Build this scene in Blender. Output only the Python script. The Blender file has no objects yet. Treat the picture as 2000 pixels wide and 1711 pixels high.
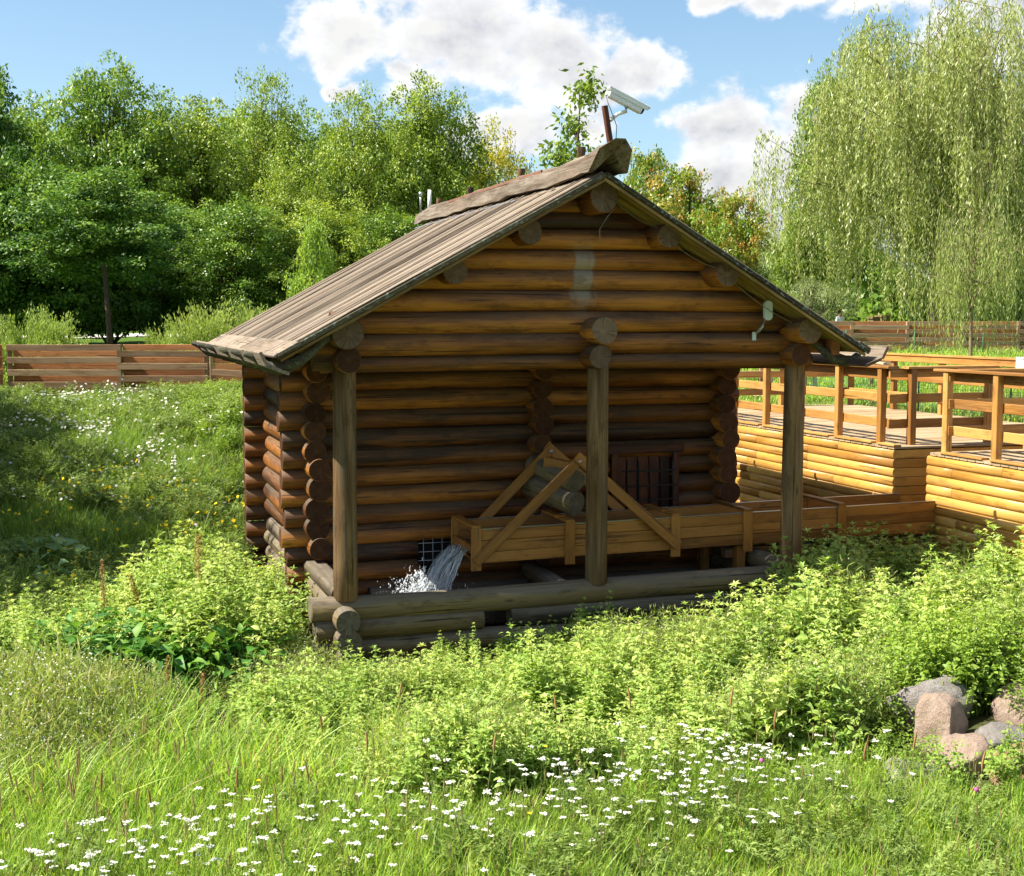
import bpy, math, random
import numpy as np
from mathutils import Vector, Matrix, Euler
from math import radians, sin, cos, pi

SC = bpy.context.scene
COL = SC.collection
R = random.Random(7)
RG = np.random.default_rng(7)

# ---------------------------------------------------------------- camera, sky, sun, exposure
cam_d = bpy.data.cameras.new('camera'); cam = bpy.data.objects.new('camera', cam_d); COL.objects.link(cam)
SC.camera = cam
cam_d.sensor_width = 36; cam_d.lens = 46.8; cam_d.clip_start = .1; cam_d.clip_end = 2000
cam.location = (0, 0, 3.4)
cam.rotation_euler = (radians(90 - 5.07), 0, radians(-17.9))
SC.view_settings.view_transform = 'Standard'; SC.view_settings.look = 'None'
SC.view_settings.gamma = 1; SC.view_settings.use_curve_mapping = False
SC.view_settings.exposure = 1.25
SC.cycles.max_bounces = 6; SC.cycles.diffuse_bounces = 3; SC.cycles.glossy_bounces = 2; SC.cycles.transmission_bounces = 5; SC.cycles.use_adaptive_sampling = True; SC.cycles.adaptive_threshold = .02
SUN_EL, SUN_AZ = 50.5, 9.0      # the sun stands off the cabin's left flank, a little behind its front
S_TO = Vector((-cos(radians(SUN_AZ)) * cos(radians(SUN_EL)), sin(radians(SUN_AZ)) * cos(radians(SUN_EL)), sin(radians(SUN_EL))))
sd = bpy.data.lights.new('sun', 'SUN'); sd.energy = 5.0; sd.angle = radians(.53); sd.color = (1, .95, .85)
so = bpy.data.objects.new('sun', sd); COL.objects.link(so)
so.rotation_euler = (-S_TO).to_track_quat('-Z', 'Y').to_euler(); so.location = (-20, 5, 25)


class NT:
    """tiny node helper"""
    def __init__(s, tree): s.t = tree; s.n = tree.nodes; s.l = tree.links
    def node(s, typ, ins=None, **kw):
        n = s.n.new(typ)
        for k, v in kw.items(): setattr(n, k, v)
        for k, v in (ins or {}).items():
            if hasattr(v, 'is_output'): s.l.new(v, n.inputs[k])
            else: n.inputs[k].default_value = v
        return n
    def math(s, op, a, b=0., c=None, clamp=False):
        n = s.n.new('ShaderNodeMath'); n.operation = op; n.use_clamp = clamp
        for i, v in enumerate((a, b, c)):
            if v is None: continue
            if hasattr(v, 'is_output'): s.l.new(v, n.inputs[i])
            else: n.inputs[i].default_value = v
        return n.outputs[0]
    def vmath(s, op, a, b=(0, 0, 0)):
        n = s.n.new('ShaderNodeVectorMath'); n.operation = op
        for i, v in enumerate((a, b)):
            if hasattr(v, 'is_output'): s.l.new(v, n.inputs[i])
            else: n.inputs[i].default_value = v
        return n.outputs[0]
    def noise(s, vec, scale, detail=3, rough=.55, dist=0.):
        return s.node('ShaderNodeTexNoise', {'Vector': vec, 'Scale': scale, 'Detail': detail, 'Roughness': rough, 'Distortion': dist}).outputs['Fac']
    def ramp(s, fac, stops, interp='LINEAR'):
        n = s.n.new('ShaderNodeValToRGB'); r = n.color_ramp; r.interpolation = interp
        while len(r.elements) < len(stops): r.elements.new(.5)
        for e, (p, c) in zip(r.elements, stops):
            e.position = p; e.color = (c[0], c[1], c[2], 1) if hasattr(c, '__len__') else (c, c, c, 1)
        s.l.new(fac, n.inputs[0]); return n.outputs[0]
    def mapr(s, v, a, b, c=0., d=1., smooth=True):
        n = s.n.new('ShaderNodeMapRange'); n.interpolation_type = 'SMOOTHSTEP' if smooth else 'LINEAR'
        for i, x in enumerate((v, a, b, c, d)):
            if hasattr(x, 'is_output'): s.l.new(x, n.inputs[i])
            else: n.inputs[i].default_value = x
        return n.outputs[0]
    def mix(s, f, a, b, mode='MIX'):
        n = s.n.new('ShaderNodeMix'); n.data_type = 'RGBA'; n.blend_type = mode
        for k, v in ((0, f), (6, a), (7, b)):
            if hasattr(v, 'is_output'): s.l.new(v, n.inputs[k])
            elif k == 0: n.inputs[k].default_value = v
            else: n.inputs[k].default_value = (v[0], v[1], v[2], 1)
        return n.outputs[2]


def sky():
    w = bpy.data.worlds.new('World'); SC.world = w; w.use_nodes = True
    t = NT(w.node_tree); t.n.clear()
    st = t.node('ShaderNodeTexSky', sky_type='NISHITA', sun_disc=False, sun_elevation=radians(SUN_EL), sun_rotation=radians(-90 + SUN_AZ))
    st.air_density = 1.0; st.dust_density = .7; st.ozone_density = 1.3
    d = t.node('ShaderNodeTexCoord').outputs['Generated']
    sp = t.node('ShaderNodeSeparateXYZ', {0: d})
    az = t.math('MULTIPLY', t.math('ARCTAN2', sp.outputs[0], sp.outputs[1]), 57.2958)
    el = t.math('MULTIPLY', t.math('ARCSINE', sp.outputs[2]), 57.2958)
    p = t.node('ShaderNodeCombineXYZ', {0: az, 1: t.math('MULTIPLY', el, 1.25), 2: .0}).outputs[0]
    warp = t.node('ShaderNodeTexNoise', {'Vector': p, 'Scale': .28, 'Detail': 4.0, 'Roughness': .6}).outputs['Color']
    pw = t.vmath('ADD', p, t.vmath('MULTIPLY', t.vmath('SUBTRACT', warp, (.5, .5, .5)), (4.2, 3.2, 0)))
    s2 = t.node('ShaderNodeSeparateXYZ', {0: pw}); U, V = s2.outputs[0], s2.outputs[1]
    # cumulus heads: azimuth, elevation*1.25, half width, half height
    blobs = [(11.2, 14.6, 3.6, 2.6), (15.5, 14.8, 4.2, 4.2), (19.5, 13.4, 3.8, 3.2), (22.5, 12.5, 3.0, 1.8), (13.4, 12.7, 1.2, .7),
             (10.6, 12.0, 1.0, .6), (18, 9.9, 2.4, 1.5), (15.6, 9.2, 2.2, 1.6), (21.0, 10.2, 1.6, 1.2),
             (27.0, 10.2, 2.7, 2.4), (30, 8.2, 3.6, 4.0), (26.8, 6.9, 3.0, 2.2), (26.5, 16.9, 1.6, 1.4), (28.4, 16.3, 2.0, 1.1),
             (28.5, 5.2, 3.4, 1.6), (32, 4.8, 4.5, 2.2), (33, 17.3, 5.5, 2.6), (39, 15, 5, 5), (8.8, 17.9, 1.6, .5), (16, 19, 6, 2.3)]
    f = None
    for (a, e, ra, re) in blobs:
        x = t.math('DIVIDE', t.math('SUBTRACT', U, a), ra); y = t.math('DIVIDE', t.math('SUBTRACT', V, e), re)
        g = t.math('SUBTRACT', 1., t.math('SQRT', t.math('ADD', t.math('MULTIPLY', x, x), t.math('MULTIPLY', y, y))))
        f = g if f is None else t.math('MAXIMUM', f, g)
    # the same broken cumulus goes on round the rest of the sky
    gen = t.noise(t.node('ShaderNodeMapping', {'Vector': p, 'Scale': (1, 1.6, 1), 'Location': (31, 7, 0)}).outputs[0], .055, 2, .5)
    rest = t.math('MULTIPLY', t.math('SUBTRACT', gen, .54), 6.)
    outside = t.mapr(t.math('ABSOLUTE', t.math('SUBTRACT', az, 18)), 22., 32.)
    outside2 = t.math('MAXIMUM', outside, t.mapr(t.math('MULTIPLY', el, 1.25), 20., 30.))
    f = t.math('MAXIMUM', f, t.math('SUBTRACT', t.math('MULTIPLY', t.math('ADD', rest, 1), outside2), 1))
    n1 = t.noise(p, .55, 6, .6)
    dens = t.math('ADD', f, t.math('MULTIPLY', t.math('SUBTRACT', n1, .5), 1.5))
    cover = t.mapr(dens, .0, .46)
    n2 = t.noise(t.vmath('ADD', p, (-.55, .75, 0)), .55, 6, .6)
    n3 = t.noise(p, .22, 3, .5)
    lit = t.math('ADD', .72, t.math('ADD', t.math('MULTIPLY', t.math('SUBTRACT', n1, n2), 1.9), t.math('MULTIPLY', t.math('SUBTRACT', n3, .5), -1.5)), clamp=True)
    thick = t.mapr(dens, .2, .8, 1., .80)
    cl = t.ramp(lit, [(0., (.64, .68, .75)), (.45, (.90, .92, .96)), (1., (1.12, 1.12, 1.11))])
    cl = t.vmath('MULTIPLY', cl, t.node('ShaderNodeCombineXYZ', {0: thick, 1: thick, 2: thick}).outputs[0])
    haze = t.mapr(el, 0., 5., .25, 0.)
    sk = t.mix(haze, t.vmath('MULTIPLY', st.outputs[0], (.070, .076, .076)), (.52, .60, .68))
    c = t.mix(cover, sk, t.vmath('MULTIPLY', cl, (.44, .44, .44)))
    bg = t.node('ShaderNodeBackground', {'Color': c, 'Strength': 1.0})
    o = t.node('ShaderNodeOutputWorld', {'Surface': bg.outputs[0]})
sky()

# ---------------------------------------------------------------- helpers
def tag(o, label=None, cat=None, group=None, kind=None):
    if label: o['label'] = label
    if cat: o['category'] = cat
    if group: o['group'] = group
    if kind: o['kind'] = kind
    return o

def thing(name, loc, label, cat, group=None):
    o = bpy.data.objects.new(name, None); o.empty_display_size = .2; o.location = loc; COL.objects.link(o)
    return tag(o, label, cat, group)

def mesh(name, v, f, mats=(), smooth=False, midx=None):
    m = bpy.data.meshes.new(name); m.from_pydata([tuple(x) for x in v], [], [tuple(x) for x in f])
    for a in mats: m.materials.append(a)
    if midx is not None: m.polygons.foreach_set('material_index', np.array(midx, dtype=np.int32))
    if smooth: m.polygons.foreach_set('use_smooth', np.ones(len(m.polygons), dtype=bool))
    m.update(); return m

def link(name, me, parent=None, mat=None, loc=None):
    """link a mesh at a world matrix; part and sub-part matrices are made relative to their parents"""
    o = bpy.data.objects.new(name, me); COL.objects.link(o)
    m = mat if mat is not None else Matrix.Translation(loc if loc is not None else (0, 0, 0))
    if parent is not None:
        o.parent = parent; q = parent; w = Matrix.Identity(4)
        while q is not None: w = q.matrix_basis @ w; q = q.parent
        m = w.inverted() @ m
    o.matrix_basis = m
    return o

def frame(p0, p1, upv=(0, 0, 1)):
    p0 = Vector(p0); p1 = Vector(p1); x = (p1 - p0).normalized(); u = Vector(upv)
    if abs(x.dot(u)) > .98: u = Vector((0, 1, 0))
    y = u.cross(x).normalized(); z = x.cross(y)
    M = Matrix((x, y, z)).transposed().to_4x4(); M.translation = (p0 + p1) / 2
    return M, (p1 - p0).length

_cache = {}
def box_mesh(L, W, H, mat, ch=None):
    k = (round(L, 3), round(W, 3), round(H, 3), mat.name)
    if k in _cache: return _cache[k]
    ch = min(.006, W * .2, H * .2) if ch is None else ch
    w, h = W / 2, H / 2
    prof = [(-w + ch, -h), (w - ch, -h), (w, -h + ch), (w, h - ch), (w - ch, h), (-w + ch, h), (-w, h - ch), (-w, -h + ch)]
    v = [(x, y, z) for x in (-L / 2, L / 2) for (y, z) in prof]
    f = [(i, (i + 1) % 8, 8 + (i + 1) % 8, 8 + i) for i in range(8)] + [tuple(range(7, -1, -1)), tuple(range(8, 16))]
    m = mesh('beam', v, f, (mat,)); _cache[k] = m; return m

def beam(name, p0, p1, W, H, mat, parent=None, upv=(0, 0, 1)):
    M, L = frame(p0, p1, upv)
    return link(name, box_mesh(L, W, H, mat), parent, M)

def log(name, p0, p1, r0, r1, mats, parent=None, n=18, wob=.045, flat_top=None, kx=(0, 0)):
    """one round log: tapered, slightly crooked, with end grain on its two sawn ends"""
    M, L = frame(p0, p1); m = max(3, int(L / .35)); rs = RG.random(16) * 6.28
    a = np.linspace(0, 2 * pi, n, endpoint=False); V = []
    for i in range(m + 1):
        s = i / m; x = -L / 2 + s * L; r = r0 + (r1 - r0) * s
        cy = wob * .35 * sin(x * 1.1 + rs[0]) * r / .12; cz = wob * .25 * sin(x * .9 + rs[1]) * r / .12
        rr = r * (1 + wob * .6 * np.sin(2 * a + rs[2] + x * .6) + wob * .4 * np.sin(3 * a + rs[3] - x * .9) + wob * .4 * sin(x * 2.3 + rs[4]))
        z = cz + rr * np.sin(a)
        if flat_top is not None: z = np.minimum(z, flat_top)
        tilt = (kx[0] if i == 0 else kx[1] if i == m else 0)
        V.append(np.stack([np.full(n, x) + tilt * z, cy + rr * np.cos(a), z], 1))
    # bevelled ends: an extra ring in the cap plane
    c0 = V[0].copy(); c1 = V[-1].copy()
    for c in (c0, c1): c[:, 1:] = c[:, 1:].mean(0) + (c[:, 1:] - c[:, 1:].mean(0)) * .955
    c0[:, 0] -= .006; c1[:, 0] += .006
    A = np.concatenate([c0] + V + [c1]); K = m + 3; f = []; mi = []
    for i in range(K - 1):
        for j in range(n):
            f.append((i * n + j, i * n + (j + 1) % n, (i + 1) * n + (j + 1) % n, (i + 1) * n + j)); mi.append(0)
    f.append(tuple(range(n - 1, -1, -1))); mi.append(1); f.append(tuple(range((K - 1) * n, K * n))); mi.append(1)
    # local axis: y,z,x handedness
    f = [tuple(reversed(q)) for q in f]
    me = mesh('log', A, f, mats, False, mi)
    sm = np.ones(len(f), bool); sm[-2:] = False; me.polygons.foreach_set('use_smooth', sm)
    return link(name, me, parent, M)

def tube_mesh(pts, r, mat, n=8, cap=True):
    pts = [Vector(p) for p in pts]; V = []; F = []
    rs = r if hasattr(r, '__len__') else [r] * len(pts)
    for i, p in enumerate(pts):
        d = (pts[min(i + 1, len(pts) - 1)] - pts[max(i - 1, 0)]).normalized()
        u = Vector((0, 0, 1)) if abs(d.z) < .9 else Vector((1, 0, 0))
        a = d.cross(u).normalized(); b = d.cross(a)
        for j in range(n):
            t = 2 * pi * j / n; V.append(p + (a * cos(t) + b * sin(t)) * rs[i])
    for i in range(len(pts) - 1):
        for j in range(n): F.append((i * n + j, i * n + (j + 1) % n, (i + 1) * n + (j + 1) % n, (i + 1) * n + j))
    if cap: F.append(tuple(range(n - 1, -1, -1))); F.append(tuple(range((len(pts) - 1) * n, len(pts) * n)))
    return mesh('tube', V, F, (mat,), True)

def tube(name, pts, r, mat, parent=None, n=8):
    c = Vector(pts[0]); return link(name, tube_mesh([Vector(p) - c for p in pts], r, mat, n), parent, loc=c)

def ss(a, b, x): t = np.clip((x - a) / (b - a), 0, 1); return t * t * (3 - 2 * t)

def AT(px, dist):      # a bearing and a distance from the viewpoint
    a = radians(17.9) + math.atan((px - 1000) / 2600.); k = dist / cos(a - radians(17.9)); return k * sin(a), k * cos(a)
# ---------------------------------------------------------------- materials
def new_mat(name):
    m = bpy.data.materials.new(name); m.use_nodes = True; t = NT(m.node_tree); t.n.clear()
    return m, t

def finish(t, col, rough=.6, bump=None, bstr=.3, bdist=.01, spec=.3, extra=None, trans=None):
    ins = {'Base Color': col if hasattr(col, 'is_output') else (*col, 1), 'Roughness': rough, 'Specular IOR Level': spec}
    ins.update(extra or {})
    p = t.node('ShaderNodeBsdfPrincipled', ins)
    if bump is not None:
        b = t.node('ShaderNodeBump', {'Height': bump, 'Strength': bstr, 'Distance': bdist}); t.l.new(b.outputs[0], p.inputs['Normal'])
    t.node('ShaderNodeOutputMaterial', {'Surface': p.outputs[0]})

def simple(name, col, rough=.6, metal=0., spec=.4, var=.12, scale=6):
    m, t = new_mat(name); o = t.node('ShaderNodeTexCoord').outputs['Object']
    n = t.noise(o, scale, 4, .6)
    c = t.mix(n, tuple(x * (1 - var) for x in col), tuple(min(1, x * (1 + var)) for x in col))
    finish(t, c, rough, n, .1, .004, spec, {'Metallic': metal}); return m

def wood(name, dark, mid, light, grey, grey_top=.0, grey_all=.2, rough=.65, spec=.25, bstr=.5, rings=1., stain=False, lichen=0., grey_z=(-.02, .09)):
    """timber with the grain along the object's own X"""
    m, t = new_mat(name)
    o = t.node('ShaderNodeTexCoord').outputs['Object']; rnd = t.node('ShaderNodeObjectInfo').outputs['Random']
    off = t.node('ShaderNodeCombineXYZ', {0: t.math('MULTIPLY', rnd, 37.), 1: t.math('MULTIPLY', rnd, 91.), 2: t.math('MULTIPLY', rnd, 53.)}).outputs[0]
    ov = t.vmath('ADD', o, off)
    def mp(sc): return t.node('ShaderNodeMapping', {'Vector': ov, 'Scale': sc}).outputs[0]
    broad = t.noise(mp((.7, 5, 5)), 1., 3, .6, .3)
    grain = t.noise(mp((1.6, 42, 42)), 1.2, 4, .65, .6)
    fine = t.noise(mp((4., 150, 150)), 1., 2, .6)
    g = t.math('ADD', t.math('MULTIPLY', broad, .75), t.math('MULTIPLY', grain, .5))
    g = t.math('ADD', t.math('SUBTRACT', g, .125), t.math('MULTIPLY', t.math('SUBTRACT', rnd, .5), .42))
    c = t.ramp(g, [(.28, dark), (.5, mid), (.74, light)])
    # knots
    vo = t.node('ShaderNodeTexVoronoi', {'Vector': mp((2.2, 7, 7)), 'Scale': 1.0, 'Randomness': 1.})
    k = t.mapr(vo.outputs['Distance'], .05, .16, 1., 0.)
    c = t.mix(t.math('MULTIPLY', k, .55), c, tuple(x * .45 for x in dark))
    # weathering to silver grey, mostly on the side the rain reaches
    sz = t.node('ShaderNodeSeparateXYZ', {0: o}).outputs[2]
    up = t.mapr(t.math('ADD', sz, t.math('MULTIPLY', t.math('SUBTRACT', t.noise(mp((.9, 3, 3)), 1., 3, .6), .5), .12)), grey_z[0], grey_z[1])
    w = t.math('ADD', t.math('MULTIPLY', up, grey_top), t.math('MULTIPLY', t.mapr(t.noise(mp((1.1, 14, 14)), 1., 3, .6), .35, .75), grey_all), clamp=True)
    gg = t.mix(grain, tuple(x * .45 for x in grey), tuple(min(1, x * 1.45) for x in grey))
    c = t.mix(w, c, gg)
    if stain:
        pos = t.node('ShaderNodeNewGeometry').outputs['Position']; ps = t.node('ShaderNodeSeparateXYZ', {0: pos})
        wob = t.math('MULTIPLY', t.math('SUBTRACT', t.noise(t.node('ShaderNodeMapping', {'Vector': pos, 'Scale': (14, 1, 3)}).outputs[0], 1., 3, .6), .5), .35)
        x = t.math('ABSOLUTE', t.math('SUBTRACT', t.math('ADD', ps.outputs[0], wob), 4.93))
        s1 = t.math('MULTIPLY', t.mapr(x, .03, .17, 1., 0.), t.math('MULTIPLY', t.mapr(ps.outputs[2], 3.35, 3.75), t.mapr(ps.outputs[2], 4.0, 4.25, 1., 0.)))
        c = t.mix(t.math('MULTIPLY', s1, .75), c, (.30, .27, .20))
    if lichen:
        ln = t.noise(ov, 26., 5, .7); lm = t.math('MULTIPLY', t.mapr(ln, .54, .62), lichen)
        c = t.mix(lm, c, t.mix(t.noise(ov, 60., 2, .5), (.12, .15, .10), (.34, .38, .32)))
    crack = t.mapr(t.noise(mp((.55, 30, 30)), 1., 3, .6, .5), .34, .385, 1., 0.)
    blot = t.mapr(t.noise(mp((2.6, 7, 7)), 1., 5, .7), .52, .66)
    c = t.mix(t.math('MULTIPLY', blot, .38), c, tuple(x * .6 for x in dark))
    c = t.mix(t.math('MULTIPLY', crack, .75), c, tuple(x * .3 for x in dark))
    h = t.math('SUBTRACT', t.math('ADD', t.math('MULTIPLY', grain, .7), t.math('MULTIPLY', fine, .35)), t.math('MULTIPLY', crack, .9))
    rr = t.mapr(w, 0., 1., rough, min(.95, rough + .25), False)
    finish(t, c, rr, h, bstr, .008, spec)
    return m

def endgrain(name, c0, c1, dk):
    m, t = new_mat(name); o = t.node('ShaderNodeTexCoord').outputs['Object']; rnd = t.node('ShaderNodeObjectInfo').outputs['Random']
    s = t.node('ShaderNodeSeparateXYZ', {0: o}); y, z = s.outputs[1], s.outputs[2]
    nz = t.math('MULTIPLY', t.math('SUBTRACT', t.noise(t.vmath('ADD', o, t.node('ShaderNodeCombineXYZ', {0: t.math('MULTIPLY', rnd, 50.)}).outputs[0]), 9., 3, .5), .5), .03)
    rad = t.math('ADD', t.math('SQRT', t.math('ADD', t.math('MULTIPLY', y, y), t.math('MULTIPLY', z, z))), nz)
    ring = t.math('SINE', t.math('MULTIPLY', rad, 620.)); ring = t.math('ADD', .5, t.math('MULTIPLY', ring, .5))
    an = t.math('ARCTAN2', z, y)
    dirv = t.node('ShaderNodeCombineXYZ', {0: t.math('MULTIPLY', t.math('COSINE', an), 4.), 1: t.math('MULTIPLY', t.math('SINE', an), 4.), 2: t.math('MULTIPLY', rnd, 77.)}).outputs[0]
    cn = t.noise(dirv, 2.2, 4, .8)
    ck = t.mapr(t.math('ABSOLUTE', t.math('SUBTRACT', cn, .5)), .0, .022, 1., 0.)
    ck = t.math('MULTIPLY', ck, t.mapr(rad, .012, .05))
    base = t.mix(t.noise(o, 14., 4, .6), c0, c1); base = t.mix(t.math('MULTIPLY', ring, .35), base, dk)
    base = t.mix(ck, base, tuple(x * .25 for x in dk))
    br = t.math('ADD', .7, t.math('MULTIPLY', rnd, .6)); base = t.vmath('MULTIPLY', base, t.node('ShaderNodeCombineXYZ', {0: br, 1: br, 2: br}).outputs[0])
    finish(t, base, .85, t.math('SUBTRACT', t.math('MULTIPLY', ring, .3), ck), .6, .008, .1); return m

M = {}
M['log'] = wood('cabin_log', (.030, .009, .003), (.200, .063, .008), (.48, .180, .024), (.085, .060, .034), grey_top=.70, grey_all=.22, rough=.5, spec=.35, stain=True)
M['log_out'] = wood('cabin_log_weathered', (.05, .020, .008), (.16, .062, .018), (.28, .125, .040), (.20, .155, .11), grey_top=.5, grey_all=.5, rough=.7)
M['log_base'] = wood('base_log', (.035, .024, .012), (.13, .088, .036), (.22, .155, .065), (.165, .135, .10), grey_top=.7, grey_all=.5, rough=.75, spec=.15)
M['post'] = wood('post_wood', (.016, .009, .004), (.125, .066, .024), (.27, .160, .068), (.17, .135, .085), grey_top=.05, grey_all=.60, rough=.75, spec=.15, grey_z=(-.08, .12))
M['end'] = endgrain('log_end', (.15, .095, .058), (.28, .20, .13), (.07, .038, .018))
M['end_dark'] = endgrain('log_end_dark', (.07, .032, .018), (.12, .055, .028), (.03, .012, .007))
M['end_grey'] = endgrain('log_end_grey', (.10, .085, .055), (.20, .17, .12), (.05, .04, .022))
M['roof'] = wood('roof_board', (.080, .056, .038), (.185, .138, .098), (.29, .225, .165), (.26, .22, .17), grey_all=.85, rough=.85, spec=.1, bstr=.8)
M['underroof'] = wood('roof_lining', (.13, .070, .018), (.28, .17, .045), (.42, .28, .09), (.22, .20, .10), grey_all=.3, rough=.7)
M['verge'] = wood('verge_board', (.022, .019, .010), (.060, .050, .026), (.12, .10, .055), (.085, .08, .055), grey_all=.6, rough=.9, lichen=.9, bstr=.9)
M['root'] = wood('hook_wood', (.018, .016, .010), (.045, .040, .024), (.09, .08, .05), (.08, .08, .06), grey_all=.6, rough=.9, lichen=.35, bstr=1.)
M['deck_side'] = wood('deck_siding', (.40, .175, .026), (.56, .275, .046), (.68, .37, .080), (.48, .32, .14), grey_all=.25, rough=.42, spec=.45, bstr=.2)
M['deck_rail'] = wood('deck_rail', (.24, .10, .020), (.42, .20, .045), (.56, .30, .080), (.42, .28, .14), grey_all=.2, rough=.5, spec=.35, bstr=.3)
M['deck_floor'] = wood('deck_floor', (.26, .16, .07), (.38, .26, .135), (.46, .34, .20), (.40, .33, .24), grey_all=.5, rough=.7, bstr=.3)
M['trough'] = wood('trough_wood', (.16, .060, .009), (.30, .120, .018), (.40, .17, .030), (.32, .20, .09), grey_all=.15, rough=.5, spec=.35, bstr=.25)
M['fence_front'] = wood('fence_board', (.20, .105, .050), (.33, .185, .10), (.43, .27, .16), (.35, .25, .17), grey_all=.6, rough=.8)
M['fence_back'] = wood('fence_board_warm', (.27, .10, .036), (.46, .18, .065), (.58, .26, .10), (.40, .27, .18), grey_all=.15, rough=.75)
M['bench'] = wood('bench_wood', (.40, .24, .12), (.55, .36, .20), (.66, .47, .29), (.5, .4, .3), grey_all=.2, rough=.7)
M['red_board'] = wood('red_board', (.035, .012, .006), (.085, .026, .011), (.14, .045, .018), (.2, .1, .07), grey_all=.1, rough=.6)
M['metal_white'] = simple('white_paint', (.78, .78, .74), .35, 0, .5, .05)
M['metal_grey'] = simple('grey_metal', (.42, .44, .45), .4, .6)
M['iron'] = simple('black_iron', (.02, .022, .025), .5, .5)
M['dark'] = simple('painted_shade', (.006, .005, .004), .9)  # near-black colour standing in for the shade inside hollow places
M['pale_green'] = simple('pale_green_plastic', (.56, .64, .56), .45, 0, .4, .04)
M['cable'] = simple('grey_cable', (.22, .20, .10), .5)
M['cable_black'] = simple('black_cable', (.02, .02, .02), .5)
M['zinc'] = simple('zinc_lining', (.50, .53, .56), .3, .8)
M['mesh_green'] = simple('green_wire', (.03, .17, .10), .5)
M['asphalt'] = simple('path_gravel', (.52, .47, .42), .95)
M['bark'] = simple('bark', (.070, .050, .034), .9, 0, .1, .5, 14)
M['bark_light'] = simple('willow_bark', (.22, .17, .10), .9, 0, .1, .4, 14)
M['paper'] = simple('white_card', (.82, .82, .82), .6, 0, .3, .02)
M['rust_strip'] = simple('rust_strip', (.20, .10, .065), .8, 0, .2, .5, 9)
M['plastic_red'] = simple('rusty_red', (.22, .07, .04), .7)

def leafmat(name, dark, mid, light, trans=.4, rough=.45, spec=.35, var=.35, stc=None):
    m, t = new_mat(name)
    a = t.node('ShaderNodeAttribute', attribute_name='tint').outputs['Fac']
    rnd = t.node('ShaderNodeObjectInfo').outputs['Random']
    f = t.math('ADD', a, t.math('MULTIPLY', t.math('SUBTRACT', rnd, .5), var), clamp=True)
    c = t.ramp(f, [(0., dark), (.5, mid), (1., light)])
    if stc:
        s = t.node('ShaderNodeAttribute', attribute_name='stem').outputs['Fac']; c = t.mix(s, c, stc)
    p = t.node('ShaderNodeBsdfPrincipled', {'Base Color': c, 'Roughness': rough, 'Specular IOR Level': spec})
    tc = t.vmath('MULTIPLY', c, (1.22, 1.22, .62))
    tr = t.node('ShaderNodeBsdfTranslucent', {'Color': tc})
    mx = t.node('ShaderNodeMixShader', {0: trans, 1: p.outputs[0], 2: tr.outputs[0]})
    t.node('ShaderNodeOutputMaterial', {'Surface': mx.outputs[0]}); return m

L = {}
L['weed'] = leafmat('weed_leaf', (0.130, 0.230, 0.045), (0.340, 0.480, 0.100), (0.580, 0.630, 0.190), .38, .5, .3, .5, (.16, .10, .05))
L['grass'] = leafmat('grass_blade', (0.130, 0.240, 0.030), (0.320, 0.500, 0.060), (0.600, 0.670, 0.140), .42, .45, .3, .5, (.38, .30, .14))
L['grass_dry'] = leafmat('dry_stalk', (.30, .20, .08), (.45, .33, .16), (.60, .48, .26), .3, .7, .1, .3)
L['grass_dark'] = leafmat('bank_grass', (0.070, 0.140, 0.022), (0.190, 0.310, 0.045), (0.360, 0.470, 0.090), .4, .5, .3, .5, (.3, .25, .12))
L['fern'] = leafmat('feathery_leaf', (0.090, 0.150, 0.030), (0.200, 0.280, 0.060), (0.330, 0.400, 0.100), .35, .6, .2, .5)
L['dock'] = leafmat('broad_leaf', (.05, .15, .03), (.10, .26, .04), (.26, .40, .06), .35, .5, .3, .3)
L['burdock'] = leafmat('pale_round_leaf', (.14, .24, .09), (.20, .32, .12), (.28, .40, .16), .3, .6, .3, .3)
L['yarrow'] = leafmat('white_flower', (.48, .47, .38), (.62, .61, .52), (.74, .73, .66), .15, .8, .1, .2)
L['yellow'] = leafmat('yellow_flower', (.75, .48, .01), (.85, .58, .015), (.9, .7, .03), .2, .7, .1, .2)
L['seed'] = leafmat('dock_seed', (.20, .11, .045), (.36, .21, .085), (.52, .34, .14), .15, .8, .1, .3)
L['maple'] = leafmat('maple_leaf', (0.036, 0.090, 0.014), (0.155, 0.275, 0.033), (0.360, 0.460, 0.065), .31, .40, .4, .15)
L['maple2'] = leafmat('ash_maple_leaf', (0.055, 0.110, 0.016), (0.235, 0.335, 0.036), (0.460, 0.520, 0.085), .31, .45, .35, .15)
L['dark_maple'] = leafmat('dark_maple_leaf', (0.026, 0.075, 0.015), (0.105, 0.215, 0.030), (0.300, 0.420, 0.070), .34, .5, .35, .15)
L['yellow_maple'] = leafmat('yellowing_leaf', (0.192, 0.240, 0.020), (0.432, 0.432, 0.040), (0.744, 0.600, 0.070), .4, .5, .3, .15)
L['red_maple'] = leafmat('reddish_leaf', (0.091, 0.203, 0.022), (0.221, 0.338, 0.039), (0.546, 0.297, 0.077), .4, .4, .4, .15)
L['willow'] = leafmat('willow_leaf', (0.150, 0.210, 0.040), (0.370, 0.430, 0.120), (0.620, 0.630, 0.300), .38, .4, .4, .12, (.42, .36, .12))
L['grey_willow'] = leafmat('grey_leaf', (0.156, 0.204, 0.088), (0.264, 0.324, 0.154), (0.408, 0.456, 0.242), .3, .6, .3, .15)
L['shrub'] = leafmat('shrub_leaf', (0.132, 0.216, 0.040), (0.300, 0.396, 0.090), (0.480, 0.528, 0.160), .35, .5, .3, .2, (.25, .2, .1))
L['galium'] = leafmat('bedstraw', (.14, .23, .04), (.28, .37, .08), (.45, .48, .15), .4, .6, .2, .4, (.4, .38, .16))
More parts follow.
